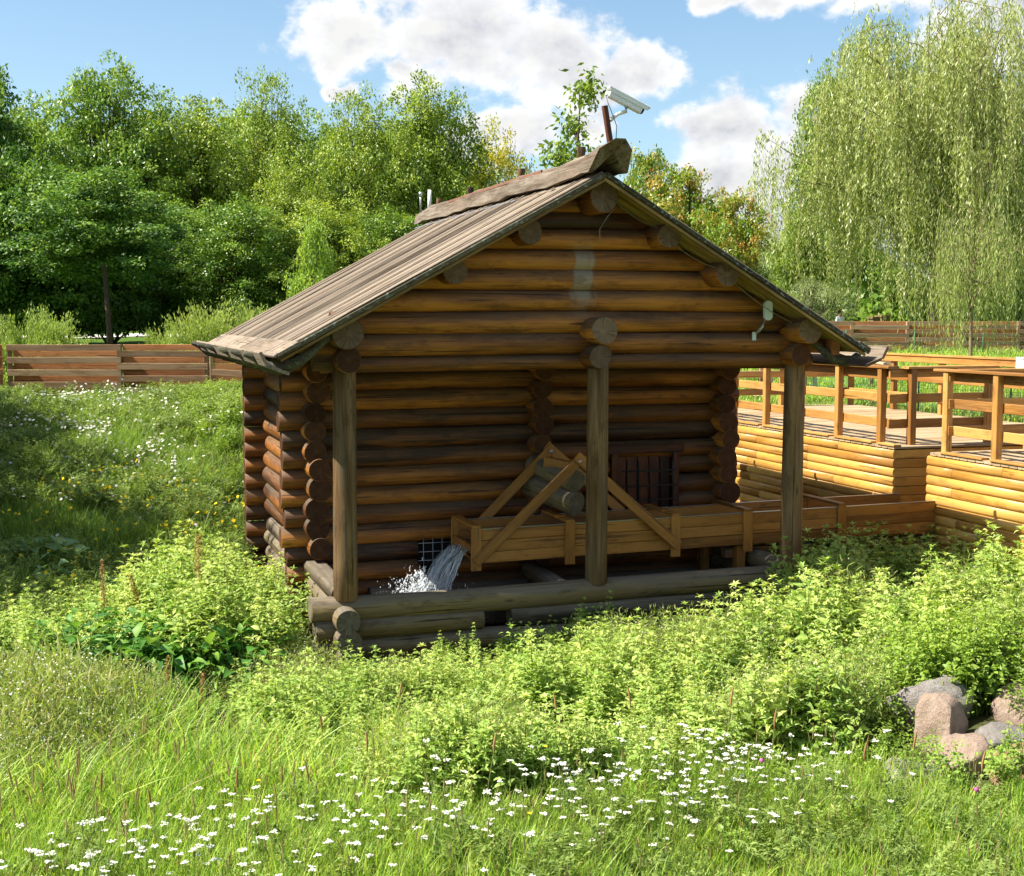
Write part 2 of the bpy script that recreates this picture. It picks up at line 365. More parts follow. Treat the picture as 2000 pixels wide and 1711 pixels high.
L['lime'] = leafmat('lime_leaf', (0.120, 0.210, 0.030), (0.260, 0.390, 0.060), (0.440, 0.540, 0.100), .45, .4, .3, .2)

# ---------------------------------------------------------------- terrain
def terrain(X, Y):
    X = np.asarray(X, float); Y = np.asarray(Y, float)
    far = 1.76 + .40 * ss(28, 50, Y) + .55 * ss(50, 90, Y)
    wl = ss(15.2, 28.6, Y + .15 * (2 - X)) ** .95
    wc = ss(20.0, 23.5, Y)                       # behind the cabin
    a = ss(1.6, 2.6, X)
    w = wl * (1 - a) + wc * a
    ground = -.05 + .05 * ss(3, -1, X) + .22 * ss(9.6, 7.2, Y) + .30 * ss(5.0, 8.2, X) * ss(12.8, 10.5, Y) + .5 * ss(6.2, 3.0, Y)
    ground = ground + .16 * np.exp(-((X - 6.4) ** 2 / .5 + (Y - 8.3) ** 2 / .6))
    ground = ground - .22 * np.exp(-((X - .9 - .25 * (Y - 12)) ** 2 / .5 + (Y - 12.1) ** 2 / .5))
    z = ground * (1 - w) + far * w
    b = ss(9.85, 10.1, X) * (1 - ss(13.7, 13.78, Y) * (1 - ss(14.55, 14.65, Y)))
    b = b * ss(4.0, 9., Y)
    z = z * (1 - b) + 1.70 * b
    z = np.where(Y > 22.5, np.maximum(z, far * w), z)
    z += .05 * np.sin(X * 1.3 + 1) * np.cos(Y * 1.1) + .03 * np.sin(X * 3.1) * np.sin(Y * 2.7 + 2)
    return z

def tz(x, y): return float(terrain(x, y))

def ground_material():
    m, t = new_mat('ground_soil'); pos = t.node('ShaderNodeNewGeometry').outputs['Position']
    n1 = t.noise(pos, 1.1, 5, .6); n2 = t.noise(pos, 14., 4, .7); n3 = t.noise(pos, .12, 3, .5)
    y = t.node('ShaderNodeSeparateXYZ', {0: pos}).outputs[1]
    soil = t.mix(n2, (.035, .030, .015), (.09, .10, .03))
    lawn = t.mix(n2, (.04, .08, .010), (.11, .18, .022)); lawn = t.mix(n3, lawn, (.06, .11, .014))  # lawn tones lowered to carry the shade of the trees
    f = t.mapr(t.math('ADD', y, t.math('MULTIPLY', n1, 3.)), 27., 31.)
    finish(t, t.mix(f, soil, lawn), .95, n2, .6, .03, .1); return m

def build_ground():
    xs = np.concatenate([np.linspace(-600, -40, 14, endpoint=False), np.linspace(-40, -6, 18, endpoint=False), np.linspace(-6, 16, 90, endpoint=False), np.linspace(16, 60, 24, endpoint=False), np.linspace(60, 700, 14)])
    ys = np.concatenate([np.linspace(-300, -2, 8, endpoint=False), np.linspace(-2, 30, 130, endpoint=False), np.linspace(30, 110, 50, endpoint=False), np.linspace(110, 1200, 12)])
    gx, gy = np.meshgrid(xs, ys); z = terrain(gx, gy)
    v = np.stack([gx.ravel(), gy.ravel(), z.ravel()], 1); nx = len(xs)
    f = [(j * nx + i, j * nx + i + 1, (j + 1) * nx + i + 1, (j + 1) * nx + i) for j in range(len(ys) - 1) for i in range(nx - 1)]
    tag(link('ground', mesh('ground', v, f, (ground_material(),), True)), 'grassy ground of the hollow rising to a lawn', None, None, 'structure')
build_ground()

def ribbon(name, pts, wid, mat, dz, label):
    v = []; f = []
    for i, (x, y) in enumerate(pts):
        v += [(x, y - wid / 2, tz(x, y - wid / 2) + dz), (x, y + wid / 2, tz(x, y + wid / 2) + dz)]
    f = [(2 * i, 2 * i + 2, 2 * i + 3, 2 * i + 1) for i in range(len(pts) - 1)]
    tag(link(name, mesh(name, v, f, (mat,))), label, None, None, 'structure')
ribbon('path', [(x, 74 + .02 * x) for x in range(-60, 61, 3)], 5.0, M['asphalt'], .05, 'pale park path beyond the lawn')
ribbon('pavement', [(x / 2, 30.6 - .31 * (x / 2)) for x in range(-14, 17)], 1.6, M['asphalt'], .03, 'pale paved strip at the foot of the left fence')

def water_material():
    m, t = new_mat('dark_water'); pos = t.node('ShaderNodeNewGeometry').outputs['Position']
    n = t.noise(pos, 9., 4, .6, .6)
    finish(t, (.018, .020, .014), .08, n, .5, .03, .6); return m
M['water'] = water_material()

def water_sheet(name, x0, x1, y0, y1, z, label):
    v = [(x0, y0, z), (x1, y0, z), (x1, y1, z), (x0, y1, z)]
    tag(link(name, mesh(name, v, [(0, 1, 2, 3)], (M['water'],))), label, None, None, 'structure')
water_sheet('water', 2.6, 7.3, 13.15, 14.62, .22, 'dark water pooled inside the log base')
def stream():
    c = [(-1.2, 11.0), (-.2, 11.5), (.5, 11.95), (1.1, 12.2), (1.9, 12.35), (2.8, 12.55), (4.2, 12.7)]
    v = []
    for i, (x, y) in enumerate(c):
        w = .38 + .1 * sin(i * 2.); v += [(x, y - w, -.11), (x, y + w, -.11)]
    f = [(2 * i, 2 * i + 2, 2 * i + 3, 2 * i + 1) for i in range(len(c) - 1)]
    tag(link('stream', mesh('stream', v, f, (M['water'],))), 'narrow stream running out in front of the cabin', None, None, 'structure')
stream()

# ---------------------------------------------------------------- the log cabin
XL, XM, XR = 2.43, 5.08, 7.42
YF, YB, YE = 13.0, 14.75, 18.2
RX, RZ = 4.97, 4.81          # ridge line: underside of the roof
EL, ER, EZ = 1.74, 7.97, 3.05
SL, SR = (RZ - EZ) / (RX - EL), (RZ - EZ) / (ER - RX)
cabin = thing('log_cabin', (5, 15, 0), 'open fronted log cabin with a steep board roof standing in the hollow', 'cabin')
LW = (M['log'], M['end_dark']); LO = (M['log_out'], M['end']); LB = (M['log_base'], M['end_grey'])
def xlog(y, z, x0, x1, r=.115, mats=LW, **k): return log('log', (x0, y, z), (x1, y, z), r * R.uniform(.96, 1.05), r * R.uniform(.93, 1.04), mats, cabin, **k)
def ylog(x, z, y0, y1, r=.115, mats=LW, **k): return log('log', (x, y0, z), (x, y1, z), r * R.uniform(.96, 1.06), r * R.uniform(.93, 1.04), mats, cabin, **k)
P = .215
# back wall of the porch and the rear wall, with stubs past the corners
for k in range(-1, 15):
    z = 2.93 - P * k
    if 0.55 < z < .95:        # grated opening low in the wall
        xlog(YB, z, XL - .33 - R.uniform(-.02, .03), 3.60); xlog(YB, z, 4.05, XR + .20 + R.uniform(-.02, .03))
    elif 1.15 < z < 1.84:      # grated window
        xlog(YB, z, XL - .35 - R.uniform(-.02, .03), 5.95); xlog(YB, z, 6.80, XR + .20 + R.uniform(-.02, .03))
    elif k == -1: xlog(YB, z, XL - .1, XR + .1)
    else: xlog(YB, z, XL - .36 - R.uniform(-.02, .03), XR + .20 + R.uniform(-.02, .03))
    if k >= -1: xlog(YE, z, XL - (.36 if k > -1 else .1), XR + (.22 if k > -1 else .1), n=12)
# side walls: round ends stand proud of the back wall
for k in range(0, 15):
    z = 2.825 - P * k
    yend = YB - .30 - R.uniform(-.02, .03)
    if z > .70:
        ylog(XL + R.uniform(-.02, .02), z, yend, YE + .33, .120 * R.uniform(.97, 1.1)); ylog(XR + R.uniform(-.02, .02), z, yend, YE + .33, .120 * R.uniform(.97, 1.1))
    else:
        f = YF + .02 if z > .6 else YF - .30
        if z > .6: ylog(XL, z - .03, f, YE + .33, .125, LB, flat_top=.085)
        else: ylog(XL, z, f - R.uniform(-.02, .02), YE + .33, .125, LB)
        ylog(XR, z - .05, YF + (.05 if z > .6 else -.3), YE + .33, .12, LB)
    if z > .6: ylog(XM - .03, z, yend, YB + .5, .118)
# gable over the posts
for i, z in enumerate((3.155, 3.375, 3.59, 3.80, 4.015, 4.225, 4.42, 4.58)):
    a = RX - (RZ - z - .02) / SL; b = RX + (RZ - z - .02) / SR; kx = (.95 / SL, -.95 / SR)
    if i == 0: a, b, kx = XL - .40, XR + .36, (0, 0)
    if i == 1: a, b, kx = XL - .10, XR + .10, (0, 0)
    xlog(YF, z, a, b, .112 if i < 6 else .10, kx=kx)
    if i > 1:
        xlog(YB, z, a, b, .112 if i < 6 else .10, n=12, kx=kx); xlog(YE, z, a, b, .112 if i < 6 else .10, n=12, kx=kx)
xlog(YF + .05, 2.965, XL - .2, XR + .25, .085)
xlog(YF, 3.0, XL - .28, XL - .05, .10, LO)
# plates, purlins and ridge log, their ends standing out under the verge
YP = 12.62
PE = (M['log'], M['end'])
ylog(XL, 3.27, YP - .08, 18.7, .150, PE); ylog(XR, 3.28, YP - .05, 18.7, .145, PE)
ylog(XL + .02, 3.02, YP + .06, 14.6, .122, (M['log'], M['end_dark'])); ylog(XR - .03, 3.03, YP + .1, 14.6, .125, (M['log'], M['end_dark']))
ylog(XM - .04, 3.28, YP - .02, 15.2, .138, PE); ylog(XM - .04, 3.03, YP + .06, 15.2, .120, PE)
for (x, z, r, y) in ((4.25, 4.265, .125, YP), (3.51, 3.865, .125, YP), (5.75, 4.255, .125, YP - .02), (6.41, 3.865, .125, YP - .04), (5.0, 4.64, .155, YP - .08)):
    ylog(x, z, y, 18.75, r, PE)
# posts
def post(x, r, zb):
    o = log('post', (x, YF - .02, zb), (x, YF - .02, 3.02), r * 1.04, r * .97, (M['post'], M['end']), cabin, wob=.018)
    return o
post(2.455, .118, .62); post(5.135, .112, .62); post(7.455, .115, .60)
# log base across the front
log('log', (2.10, YF, .53), (7.32, YF, .545), .128, .122, LB, cabin)
log('log', (7.10, YF + .03, .50), (8.35, YF + .05, .46), .11, .10, LB, cabin)
log('log', (2.14, YF, .315), (3.86, YF, .325), .125, .115, LB, cabin); log('log', (4.17, YF, .325), (8.2, YF + .02, .30), .115, .12, LB, cabin)
for z in (.10, -.11): log('log', (2.12, YF, z), (8.2, YF, z), .12, .118, LB, cabin)
# low logs inside, under the trough
log('log', (3.0, 14.45, .30), (7.2, 14.45, .32), .12, .12, LB, cabin); log('log', (4.9, 13.2, .45), (4.9, 14.5, .50), .11, .11, LB, cabin)
# the two heavy logs that come forward out of the back wall
log('log', (4.98, 14.6, 1.74), (5.27, 13.92, 1.60), .115, .13, LB, cabin); log('log', (4.93, 14.6, 1.50), (5.25, 13.90, 1.35), .15, .135, LB, cabin)
beam('block', (5.03, 14.3, 1.78), (5.25, 13.97, 1.74), .10, .12, M['trough'], cabin)

# window grille, its board frame, and the low grated opening
for (x0, z0, x1, z1) in ((5.90, 1.86, 6.90, 1.86), (6.00, 1.14, 6.00, 1.81), (6.80, 1.14, 6.80, 1.81)):
    wfr = beam('window_frame', (x0, 14.62, z0), (x1, 14.62, z1), .05, .10, M['red_board'], cabin) if z0 == z1 else beam('window_frame', (x0, 14.62, z0), (x1, 14.62, z1), .05, .08, M['red_board'], cabin, (1, 0, 0))
for k in range(5): beam('shutter_board', (6.11 + .145 * k, 14.70, 1.12), (6.11 + .145 * k, 14.70, 1.83), .02, .135, M['red_board'], cabin, (1, 0, 0))
for i in range(5):
    x = 6.09 + .145 * i
    tube('grille_bar', [(x, 14.45, 1.74), (x, 14.43, 1.70), (x, 14.43, 1.18)], .011, M['iron'], wfr, 6)
for z in (1.62, 1.44, 1.27): tube('grille_bar', [(6.02, 14.425, z), (6.74, 14.425, z)], .010, M['iron'], wfr, 6)
link('opening_shade_panel', box_mesh(.46, .02, .36, M['dark']), cabin, loc=(3.82, 14.80, .74))  # black panel paints the shade inside the grated gap
for i in range(4): tube('grate_wire', [(3.66 + .11 * i, 14.62, .58), (3.66 + .11 * i, 14.62, .92)], .004, M['metal_grey'], cabin, 5)
for z in (.66, .76, .86): tube('grate_wire', [(3.60, 14.62, z), (4.05, 14.62, z)], .004, M['metal_grey'], cabin, 5)

# roof: two courses of boards on each slope
YV0, YV1 = 12.38, 18.95
def roof_side(sgn):
    ex = EL if sgn < 0 else ER; s = SL if sgn < 0 else SR
    dirv = Vector((ex - RX, 0, EZ - RZ)).normalized(); nrm = Vector((-dirv.z * sgn * -1, 0, abs(dirv.x)))
    nrm = Vector((-sgn * dirv.z * -1, 0, 0)); nrm = Vector((sgn * abs(dirv.z), 0, abs(dirv.x)))
    w = .205; n = int(round((YV1 - YV0) / w)); w = (YV1 - YV0) / n
    top = Vector((RX, 0, RZ)); bot = Vector((ex, 0, EZ))
    for k in range(n):
        y = YV0 + (k + .5) * w
        a = top + nrm * .014; b = bot + nrm * .014
        beam('roof_board', a + Vector((0, y, 0)), b + Vector((0, y, 0)), w - .008, .024, M['underroof'], cabin, nrm)
        t = .024 + R.uniform(0, .006); j = R.uniform(-.05, .03)
        a = top + nrm * (.042 + R.uniform(0, .004)); b = bot - dirv * j + nrm * (.042 + R.uniform(0, .006))
        beam('roof_board', a + Vector((0, y + R.uniform(-.004, .004), 0)), b + Vector((0, y + R.uniform(-.012, .012), 0)), w - R.uniform(.012, .045), t + R.uniform(0, .012), M['roof'], cabin, nrm)
        if k < n - 1 and R.random() < .38:   # raised strip along the joint
            a = top + nrm * .064; b = bot + nrm * .064
            beam('roof_batten', a + Vector((0, y + w / 2 + R.uniform(-.02, .02), 0)), b + Vector((0, y + w / 2 + R.uniform(-.02, .02), 0)), R.choice((.03, .05, .07)), .016, M['roof'], cabin, nrm)
    a = top + nrm * -.004; b = bot + nrm * -.004
    for y in (YV0 - .013, YV1 + .013):
        beam('verge_board', a + nrm * .022 + Vector((0, y, 0)), b + nrm * .022 + dirv * .02 + Vector((0, y, 0)), .024, .044, M['verge'], cabin, nrm)
        beam('verge_strip', a - nrm * .022 + Vector((0, y + .016 * (1 if y < 14 else -1), 0)), b - nrm * .022 + Vector((0, y + .016 * (1 if y < 14 else -1), 0)), .020, .030, M['underroof'], cabin, nrm)
roof_side(-1); roof_side(1)

# carved ridge log: a hollowed trunk whose root end sweeps up at the front
def ridge_cap():
    prof = [(-.200, -.115), (-.165, .03), (-.05, .115), (.05, .115), (.165, .03), (.200, -.115), (.15, -.12), (0, .01), (-.15, -.12)]
    rows = []; ys = [11.98, 12.04, 12.22, 12.45, 12.75, 13.1] + list(np.linspace(13.6, 19.35, 18)) + [19.5, 19.62]
    for y in ys:
        up = .085 * max(0, (12.9 - y) / .9) ** 1.6; wob = .012 * sin(y * 3.1) + .01 * sin(y * 7.7)
        tk = 1.0 + .04 * max(0, (12.8 - y) / .8) - .12 * max(0, (19.6 - y) < .2)
        low = .0 if y > 12.75 else .06 * (12.75 - y)
        back = 0
        row = []
        for (px, pz) in prof:
            zz = pz * tk * (1 + .3 * back) + up + wob - (low if pz < 0 else 0)
            # underside of the nose is cut back
            yy = y + (.34 * ss(.155, -.12, pz) if y < 12.6 else 0) * (12.6 - y) / .62
            row.append((px * tk * (1 + .02 * sin(y * 5 + px * 20)), yy, zz))
        rows.append(row)
    V = [p for r in rows for p in r]; n = len(prof); F = []
    for i in range(len(rows) - 1):
        for j in range(n): F.append((i * n + j, (i + 1) * n + j, (i + 1) * n + (j + 1) % n, i * n + (j + 1) % n))
    F += [tuple(range(n)), tuple(range(len(V) - 1, len(V) - n - 1, -1))]
    # local X along the ridge so that the grain follows it
    V2 = [(p[1] - 15.8, -p[0], p[2]) for p in V]
    me = mesh('ridge', V2, F, (M['roof'],), False)
    o = link('ridge_log', me, cabin, Matrix.Translation((RX, 15.8, RZ + .13)) @ Matrix.Rotation(pi / 2, 4, 'Z'))
    return o
ridge_cap()
beam('ridge_strip', (RX - .105, 14.0, RZ + .215), (RX - .105, 17.9, RZ + .205), .02, .035, M['rust_strip'], cabin)
for y, h in ((13.12, .11), (15.13, .10), (17.3, .09), (18.9, .07)):
    log('peg', (RX + .02, y, RZ + .20), (RX + .02 + .01, y, RZ + .24 + h + .02), .040, .046, (M['post'], M['end_grey']), cabin, n=10)
for (y0, y1) in ((13.2, 14.3), (14.4, 16.1), (16.2, 19.2)):
    beam('ridge_flashing', (RX - .25, y0, RZ - .065), (RX - .25, y1, RZ - .068), .05, .015, M['zinc'] if y0 > 14.35 else M['roof'], cabin, (-.4, 0, .9))

# wooden gutters carried on curved root hooks
def gutter(sgn):
    ex = EL if sgn < 0 else ER
    y0, y1 = (12.05, 18.9) if sgn < 0 else (12.30, 18.9)
    o = Vector((ex + sgn * .02, 0, EZ - .055))
    for (a, b) in (((-.05, -.05), (.17, .115)),):      # outer board leans outwards
        pass
    cut = [y0, y0 + 2.9, y1]
    for q in range(2):
        ya, yb = cut[q], cut[q + 1] - .02
        M1 = Matrix.Translation(o + Vector((sgn * .11, (ya + yb) / 2, -.025)))
        beam('gutter_board', o + Vector((sgn * .165, ya, .055)), o + Vector((sgn * .165, yb, .055)), .03, .14, M['roof'], cabin, (sgn * .45, 0, .9))
        beam('gutter_board', o + Vector((sgn * .03, ya, -.045)), o + Vector((sgn * .03, yb, -.045)), .20, .03, M['roof'], cabin, (-sgn * .35, 0, .9))
        if sgn < 0:
            beam('gutter_board', o + Vector((.05, ya + .03, .135)), o + Vector((.05, yb, .135)), .27, .028, M['roof'], cabin, (-SL, 0, 1))
        else:
            beam('gutter_board', o + Vector((-.02, ya + .1, .13)), o + Vector((-.02, yb, .13)), .16, .028, M['roof'], cabin, (SR, 0, 1))
    ys = (12.6, 13.7, 15.0, 16.5, 17.7, 18.7) if sgn < 0 else (12.75, 14.6, 16.6, 18.4)
    for y in ys:
        pts = []; rr = []
        for i in range(9):
            s = i / 8
            x = ex - sgn * .55 * (1 - s) ** 1.0 + sgn * .30 * s
            z = EZ + .30 * (1 - s) - .12 * sin(pi * min(1, s * 1.15)) - .10 * s + .20 * max(0, s - .72) / .28
            pts.append((x, y + .02 * sin(i * 1.3 + y), z - .06)); rr.append(.038 + .030 * sin(pi * min(1, max(0, s - .15) * 1.25)) ** 2 - (.012 if s > .95 else 0))
        tube('gutter_hook', pts, rr, M['root'], cabin, 9)
gutter(-1); gutter(1)
# plastered grey-green bracket next to the right post
beam('soffit_block', (7.78, 12.75, 3.02), (7.78, 12.75, 3.20), .10, .16, M['fence_back'], cabin)

# thin cables under the right verge
def sag(p0, p1, s, n=8):
    p0 = Vector(p0); p1 = Vector(p1); return [p0.lerp(p1, i / n) - Vector((0, 0, s * 4 * (i / n) * (1 - i / n))) for i in range(n + 1)]
cb = thing('cable', (5, 12.5, 3), 'thin pale cable hung in swags along the right verge', 'cable')
for a, b in (((5.15, 12.6, 4.60), (5.75, 12.7, 4.33)), ((5.8, 12.62, 4.2), (6.4, 12.66, 3.93)), ((6.46, 12.62, 3.84), (7.3, 12.72, 3.36))):
    tube('cable_run', sag(a, b, .05), .0042, M['cable'], cb, 6)
tube('cable_tail', [(5.10, 12.50, 4.62), (5.12, 12.46, 4.52), (5.02, 12.46, 4.42), (4.95, 12.48, 4.30), (4.96, 12.5, 4.16)], .005, M['cable'], cb, 6)

# ---------------------------------------------------------------- things fixed to the cabin
sc_ = thing('security_camera', (5.06, 12.42, 5.0), 'white security camera on a leaning brown pole on the ridge end', 'camera')
beam('pole', (5.06, 12.42, 4.98), (4.97, 12.42, 5.50), .05, .055, M['red_board'], sc_, (0, 1, 0))
cd = Vector((.92, -.12, -.44)).normalized(); cc = Vector((5.20, 12.42, 5.565))
hs_ = beam('camera_housing', cc - cd * .19 - Vector((0, 0, .02)), cc + cd * .17 - Vector((0, 0, .02)), .085, .075, M['metal_white'], sc_)
beam('sun_shield', cc - cd * .21 + Vector((.01, 0, .032)), cc + cd * .25 + Vector((.01, 0, .032)), .115, .016, M['metal_white'], sc_)
for s in (-1, 1): beam('shield_side', cc - cd * .21 + Vector((.01, s * .052, .012)), cc + cd * .22 + Vector((.01, s * .052, .012)), .006, .05, M['metal_white'], sc_)
beam('lens_cover', cc + cd * .17 - Vector((0, 0, .02)), cc + cd * .19 - Vector((0, 0, .02)), .07, .06, M['iron'], hs_)
tube('cable_gland', [cc - cd * .19 - Vector((0, .0, .03)), cc - cd * .235 - Vector((0, .0, .045))], [.026, .018], M['metal_white'], sc_, 8)
tube('bracket_arm', [(5.02, 12.40, 5.36), (5.10, 12.40, 5.42), (5.19, 12.40, 5.455), (5.20, 12.41, 5.51)], [.022, .017, .02, .03], M['metal_white'], sc_, 8)
tube('camera_wire', [cc - cd * .23 - Vector((0, 0, .05)), (4.99, 12.38, 5.52), (5.03, 12.37, 5.42), (5.08, 12.37, 5.30), (5.085, 12.4, 5.18)], .004, M['cable_black'], sc_, 5)

an = thing('panel_antenna', (6.87, 12.86, 3.20), 'pale green oval panel antenna on a bracket by the right end of the gable', 'antenna')
def antenna():
    V = []; n = 20; w, h = .048, .105
    for d in (-.02, .02):
        for i in range(n):
            a = 2 * pi * i / n; V.append((w * cos(a), d, (h - w) * (1 if sin(a) > 0 else -1) + w * sin(a)))
    F = [tuple(range(n)), tuple(range(2 * n - 1, n - 1, -1))] + [(i, n + i, n + (i + 1) % n, (i + 1) % n) for i in range(n)]
    link('panel', mesh('panel', V, F, (M['pale_green'],)), an, loc=(6.985, 12.74, 3.50))
antenna()
tube('bracket', [(6.985, 12.77, 3.43), (6.95, 12.80, 3.33), (6.91, 12.84, 3.26)], .018, M['metal_grey'], an, 8)
beam('wall_plate', (6.90, 12.88, 3.18), (6.90, 12.88, 3.27), .045, .02, M['pale_green'], an, (0, 1, 0))
tube('wire', [(6.95, 12.80, 3.31), (7.02, 12.80, 3.28), (7.12, 12.80, 3.29), (7.25, 12.82, 3.34)], .008, M['cable_black'], an, 6)

rt = thing('white_mast', (4.95, 19.5, 5.0), 'short white tube standing beside a thin rod at the back end of the ridge', 'mast')
tube('mast_tube', [(5.0, 19.5, 5.0), (5.01, 19.5, 5.33)], .028, M['metal_white'], rt, 10)
tube('mast_rod', [(4.88, 19.55, 5.0), (4.88, 19.55, 5.28)], .014, M['metal_grey'], rt, 8)
tube('mast_knob', [(4.88, 19.55, 5.24), (4.88, 19.55, 5.30)], .026, M['metal_grey'], rt, 8)

# ---------------------------------------------------------------- the water trough
tr = thing('water_trough', (6.8, 14.0, .7), 'long orange board trough carried through the porch on two crossed frames', 'trough')
T = M['trough']; TY0, TY1, TX0, TX1 = 13.62, 14.36, 3.97, 9.78
def ttop(x): return 1.155 + .012 * (x - TX0)
for Y, side in ((TY0, 0), (TY1, 1)):
    for k in range(3):
        za, zb = ttop(TX0) - .068 - .123 * k, ttop(TX1) - .068 - .123 * k
        cuts = [TX0 + .03, 6.3, 8.45, TX1]
        for q in range(3):
            xa, xb = cuts[q] + .003, cuts[q + 1] - .003; f = lambda x: za + (zb - za) * (x - TX0) / (TX1 - TX0)
            beam('board', (xa, Y, f(xa)), (xb, Y, f(xb)), .028, .119, T, tr)
    beam('metal_lip', (TX0 + .05, Y + (.0 if side else .0), ttop(TX0) - .002), (TX1, Y, ttop(TX1) - .002), .034, .006, M['zinc'], tr)
beam('floor_board', (TX0 - .02, (TY0 + TY1) / 2, .83), (TX1, (TY0 + TY1) / 2, .87), TY1 - TY0 - .03, .03, T, tr)
for i, x in enumerate((3.985, 5.06, 6.33, 7.24, 8.47)):
    z = ttop(x) + .012
    for Y, s in ((TY0 - .030, -1), (TY1 + .030, 1)):
        beam('strap', (x, Y, z - .46), (x, Y, z + .003), .115, .030, T, tr, (0, 1, 0))
    beam('cross_piece', (x, TY0 - .045, z + .019), (x, TY1 + .045, z + .019), .10, .028, T, tr)
beam('end_sill', (3.955, TY0, .93), (3.955, TY1, .93), .03, .10, T, tr)
for Y, s in ((TY0 - .060, -1), (TY1 - .0 + .060, 1)):
    zt = 1.905 if s < 0 else 1.94
    xa = 5.16 if s < 0 else 5.13
    beam('brace', (3.97, Y, .80), (xa + .03, Y, zt), .028, .112, T, tr)
    br_ = beam('brace', (xa - .05, Y + .031 * s, zt + .02), (6.34, Y + .031 * s, .87), .028, .112, T, tr)
    tube('bolt', [(xa - .01, Y - .03, zt - .045), (xa - .01, Y - .047, zt - .045)], .020, M['zinc'], br_, 8)
for x in (7.20, 6.98):
    beam('support', (x, 13.72 if x > 7.1 else 14.2, .1), (x, 13.72 if x > 7.1 else 14.2, .80), .11, .11, M['trough'], tr, (0, 1, 0))
beam('under_beam', (7.05, 13.82, .70), (9.75, 13.82, .73), .10, .11, M['log_out'], tr)
beam('support', (8.5, 13.82, -.05), (8.5, 13.82, .65), .10, .10, M['log_out'], tr, (0, 1, 0))
v = [(TX0 - .02, TY0 + .02, .93), (TX1, TY0 + .02, .97), (TX1, TY1 - .02, .97), (TX0 - .02, TY1 - .02, .93)]
link('trough_water', mesh('tw', v, [(0, 1, 2, 3)], (M['water'],)), tr)

# falling water
def falling_water():
    m, t = new_mat('white_water'); o = t.node('ShaderNodeTexCoord').outputs['Object']
    n = t.noise(t.node('ShaderNodeMapping', {'Vector': o, 'Scale': (4, 30, 8)}).outputs[0], 2., 4, .6)
    g = t.node('ShaderNodeBsdfPrincipled', {'Base Color': (.86, .90, .92, 1), 'Roughness': .12, 'Transmission Weight': .22, 'IOR': 1.33, 'Specular IOR Level': .8})
    b = t.node('ShaderNodeBump', {'Height': n, 'Strength': .8, 'Distance': .02}); t.l.new(b.outputs[0], g.inputs['Normal'])
    t.node('ShaderNodeOutputMaterial', {'Surface': g.outputs[0]})
    V = []; F = []
    rg = RG
    for s in range(80):       # ropes of water
        y = 13.72 + .52 * rg.random(); sp = .55 + .5 * rg.random(); z0 = .93 - .02 * rg.random(); w = .0025 + .008 * rg.random() ** 2
        t0 = rg.random() * .12; t1 = t0 + .12 + .26 * rg.random(); dy = -.25 * rg.random() - .05; pts = []
        for i in range(7):
            tt = t0 + (t1 - t0) * i / 6; pts.append((3.97 - sp * 1.5 * tt, y + dy * tt + .018 * rg.normal(), z0 - 4.9 * tt * tt))
        n0 = len(V)
        for (x, yy, z) in pts: V += [(x - w, yy - w, z), (x + w, yy - w * .3, z + w * .5), (x, yy + w, z)]
        for i in range(6):
            for j in range(3): F.append((n0 + 3 * i + j, n0 + 3 * i + (j + 1) % 3, n0 + 3 * i + 3 + (j + 1) % 3, n0 + 3 * i + 3 + j))
    for s in range(1800):       # spray
        a = rg.random() * 6.28; rr = abs(rg.normal()) * .17; x = 3.42 + rr * cos(a) * 1.25; y = 13.62 + .25 * rg.random() + rr * .5 * sin(a)
        z = .42 + abs(rg.normal()) * .15 * math.exp(-rr * 1.5); r = .0025 + .007 * rg.random() ** 3 + (.010 if rg.random() < .12 else 0) * math.exp(-rr * 8)
        n0 = len(V); l = r * (1 + 3 * rg.random() ** 2)
        V += [(x, y, z + l), (x + r, y, z), (x, y + r, z), (x - r, y, z), (x, y - r, z), (x, y, z - l)]
        for j in range(4): F.append((n0, n0 + 1 + j, n0 + 1 + (j + 1) % 4)); F.append((n0 + 5, n0 + 1 + (j + 1) % 4, n0 + 1 + j))
    me = mesh('falling_water', V, F, (m,), True)
    tag(link('falling_water', me), 'white water falling from the trough mouth and splashing in the porch', 'water', None, 'stuff')
falling_water()

# ---------------------------------------------------------------- the decks
DX, DZ = 9.80, 1.80
dk = thing('timber_platform', (10, 17, 0), 'large orange timber platform with half round log cladding and plank railings', 'platform')
_half = {}
def half_log(Lh, H, D, mat):
    k = (round(Lh, 2), H, mat.name)
    if k in _half: return _half[k]
    prof = [(0, -H / 2)] + [(-D * (.30 + .70 * math.cos(a)), H / 2 * .985 * math.sin(a)) for a in np.linspace(-pi / 2, pi / 2, 8)] + [(0, H / 2)]
    n = len(prof); V = [(x, y, z) for x in (-Lh / 2, Lh / 2) for (y, z) in prof]
    F = [(i, (i + 1) % n, n + (i + 1) % n, n + i) for i in range(n)] + [tuple(range(n - 1, -1, -1)), tuple(range(n, 2 * n))]
    m = mesh('half_log', V, F, (mat,)); sm = np.ones(len(F), bool); sm[-2:] = False; m.polygons.foreach_set('use_smooth', sm)
    _half[k] = m; return m
def cladding(y0, y1, z0, z1, parent):
    p = .117; n = int((z1 - z0) / p)
    for k in range(n):
        z = z1 - p * (k + .5); ys = [y0]
        y = y0 + R.uniform(.6, 2.4)
        while y < y1 - .4: ys.append(round(y, 1)); y += R.choice((1.5, 2.0, 2.5))
        ys.append(y1)
        for a, b in zip(ys[:-1], ys[1:]):
            # profile bulges towards -X: turn local X onto -Y
            Mx = Matrix.Translation((DX, (a + b) / 2, z)) @ Matrix.Rotation(-pi / 2, 4, 'Z')
            link('siding_board', half_log(b - a - .004, p, .036, M['deck_side']), parent, Mx)
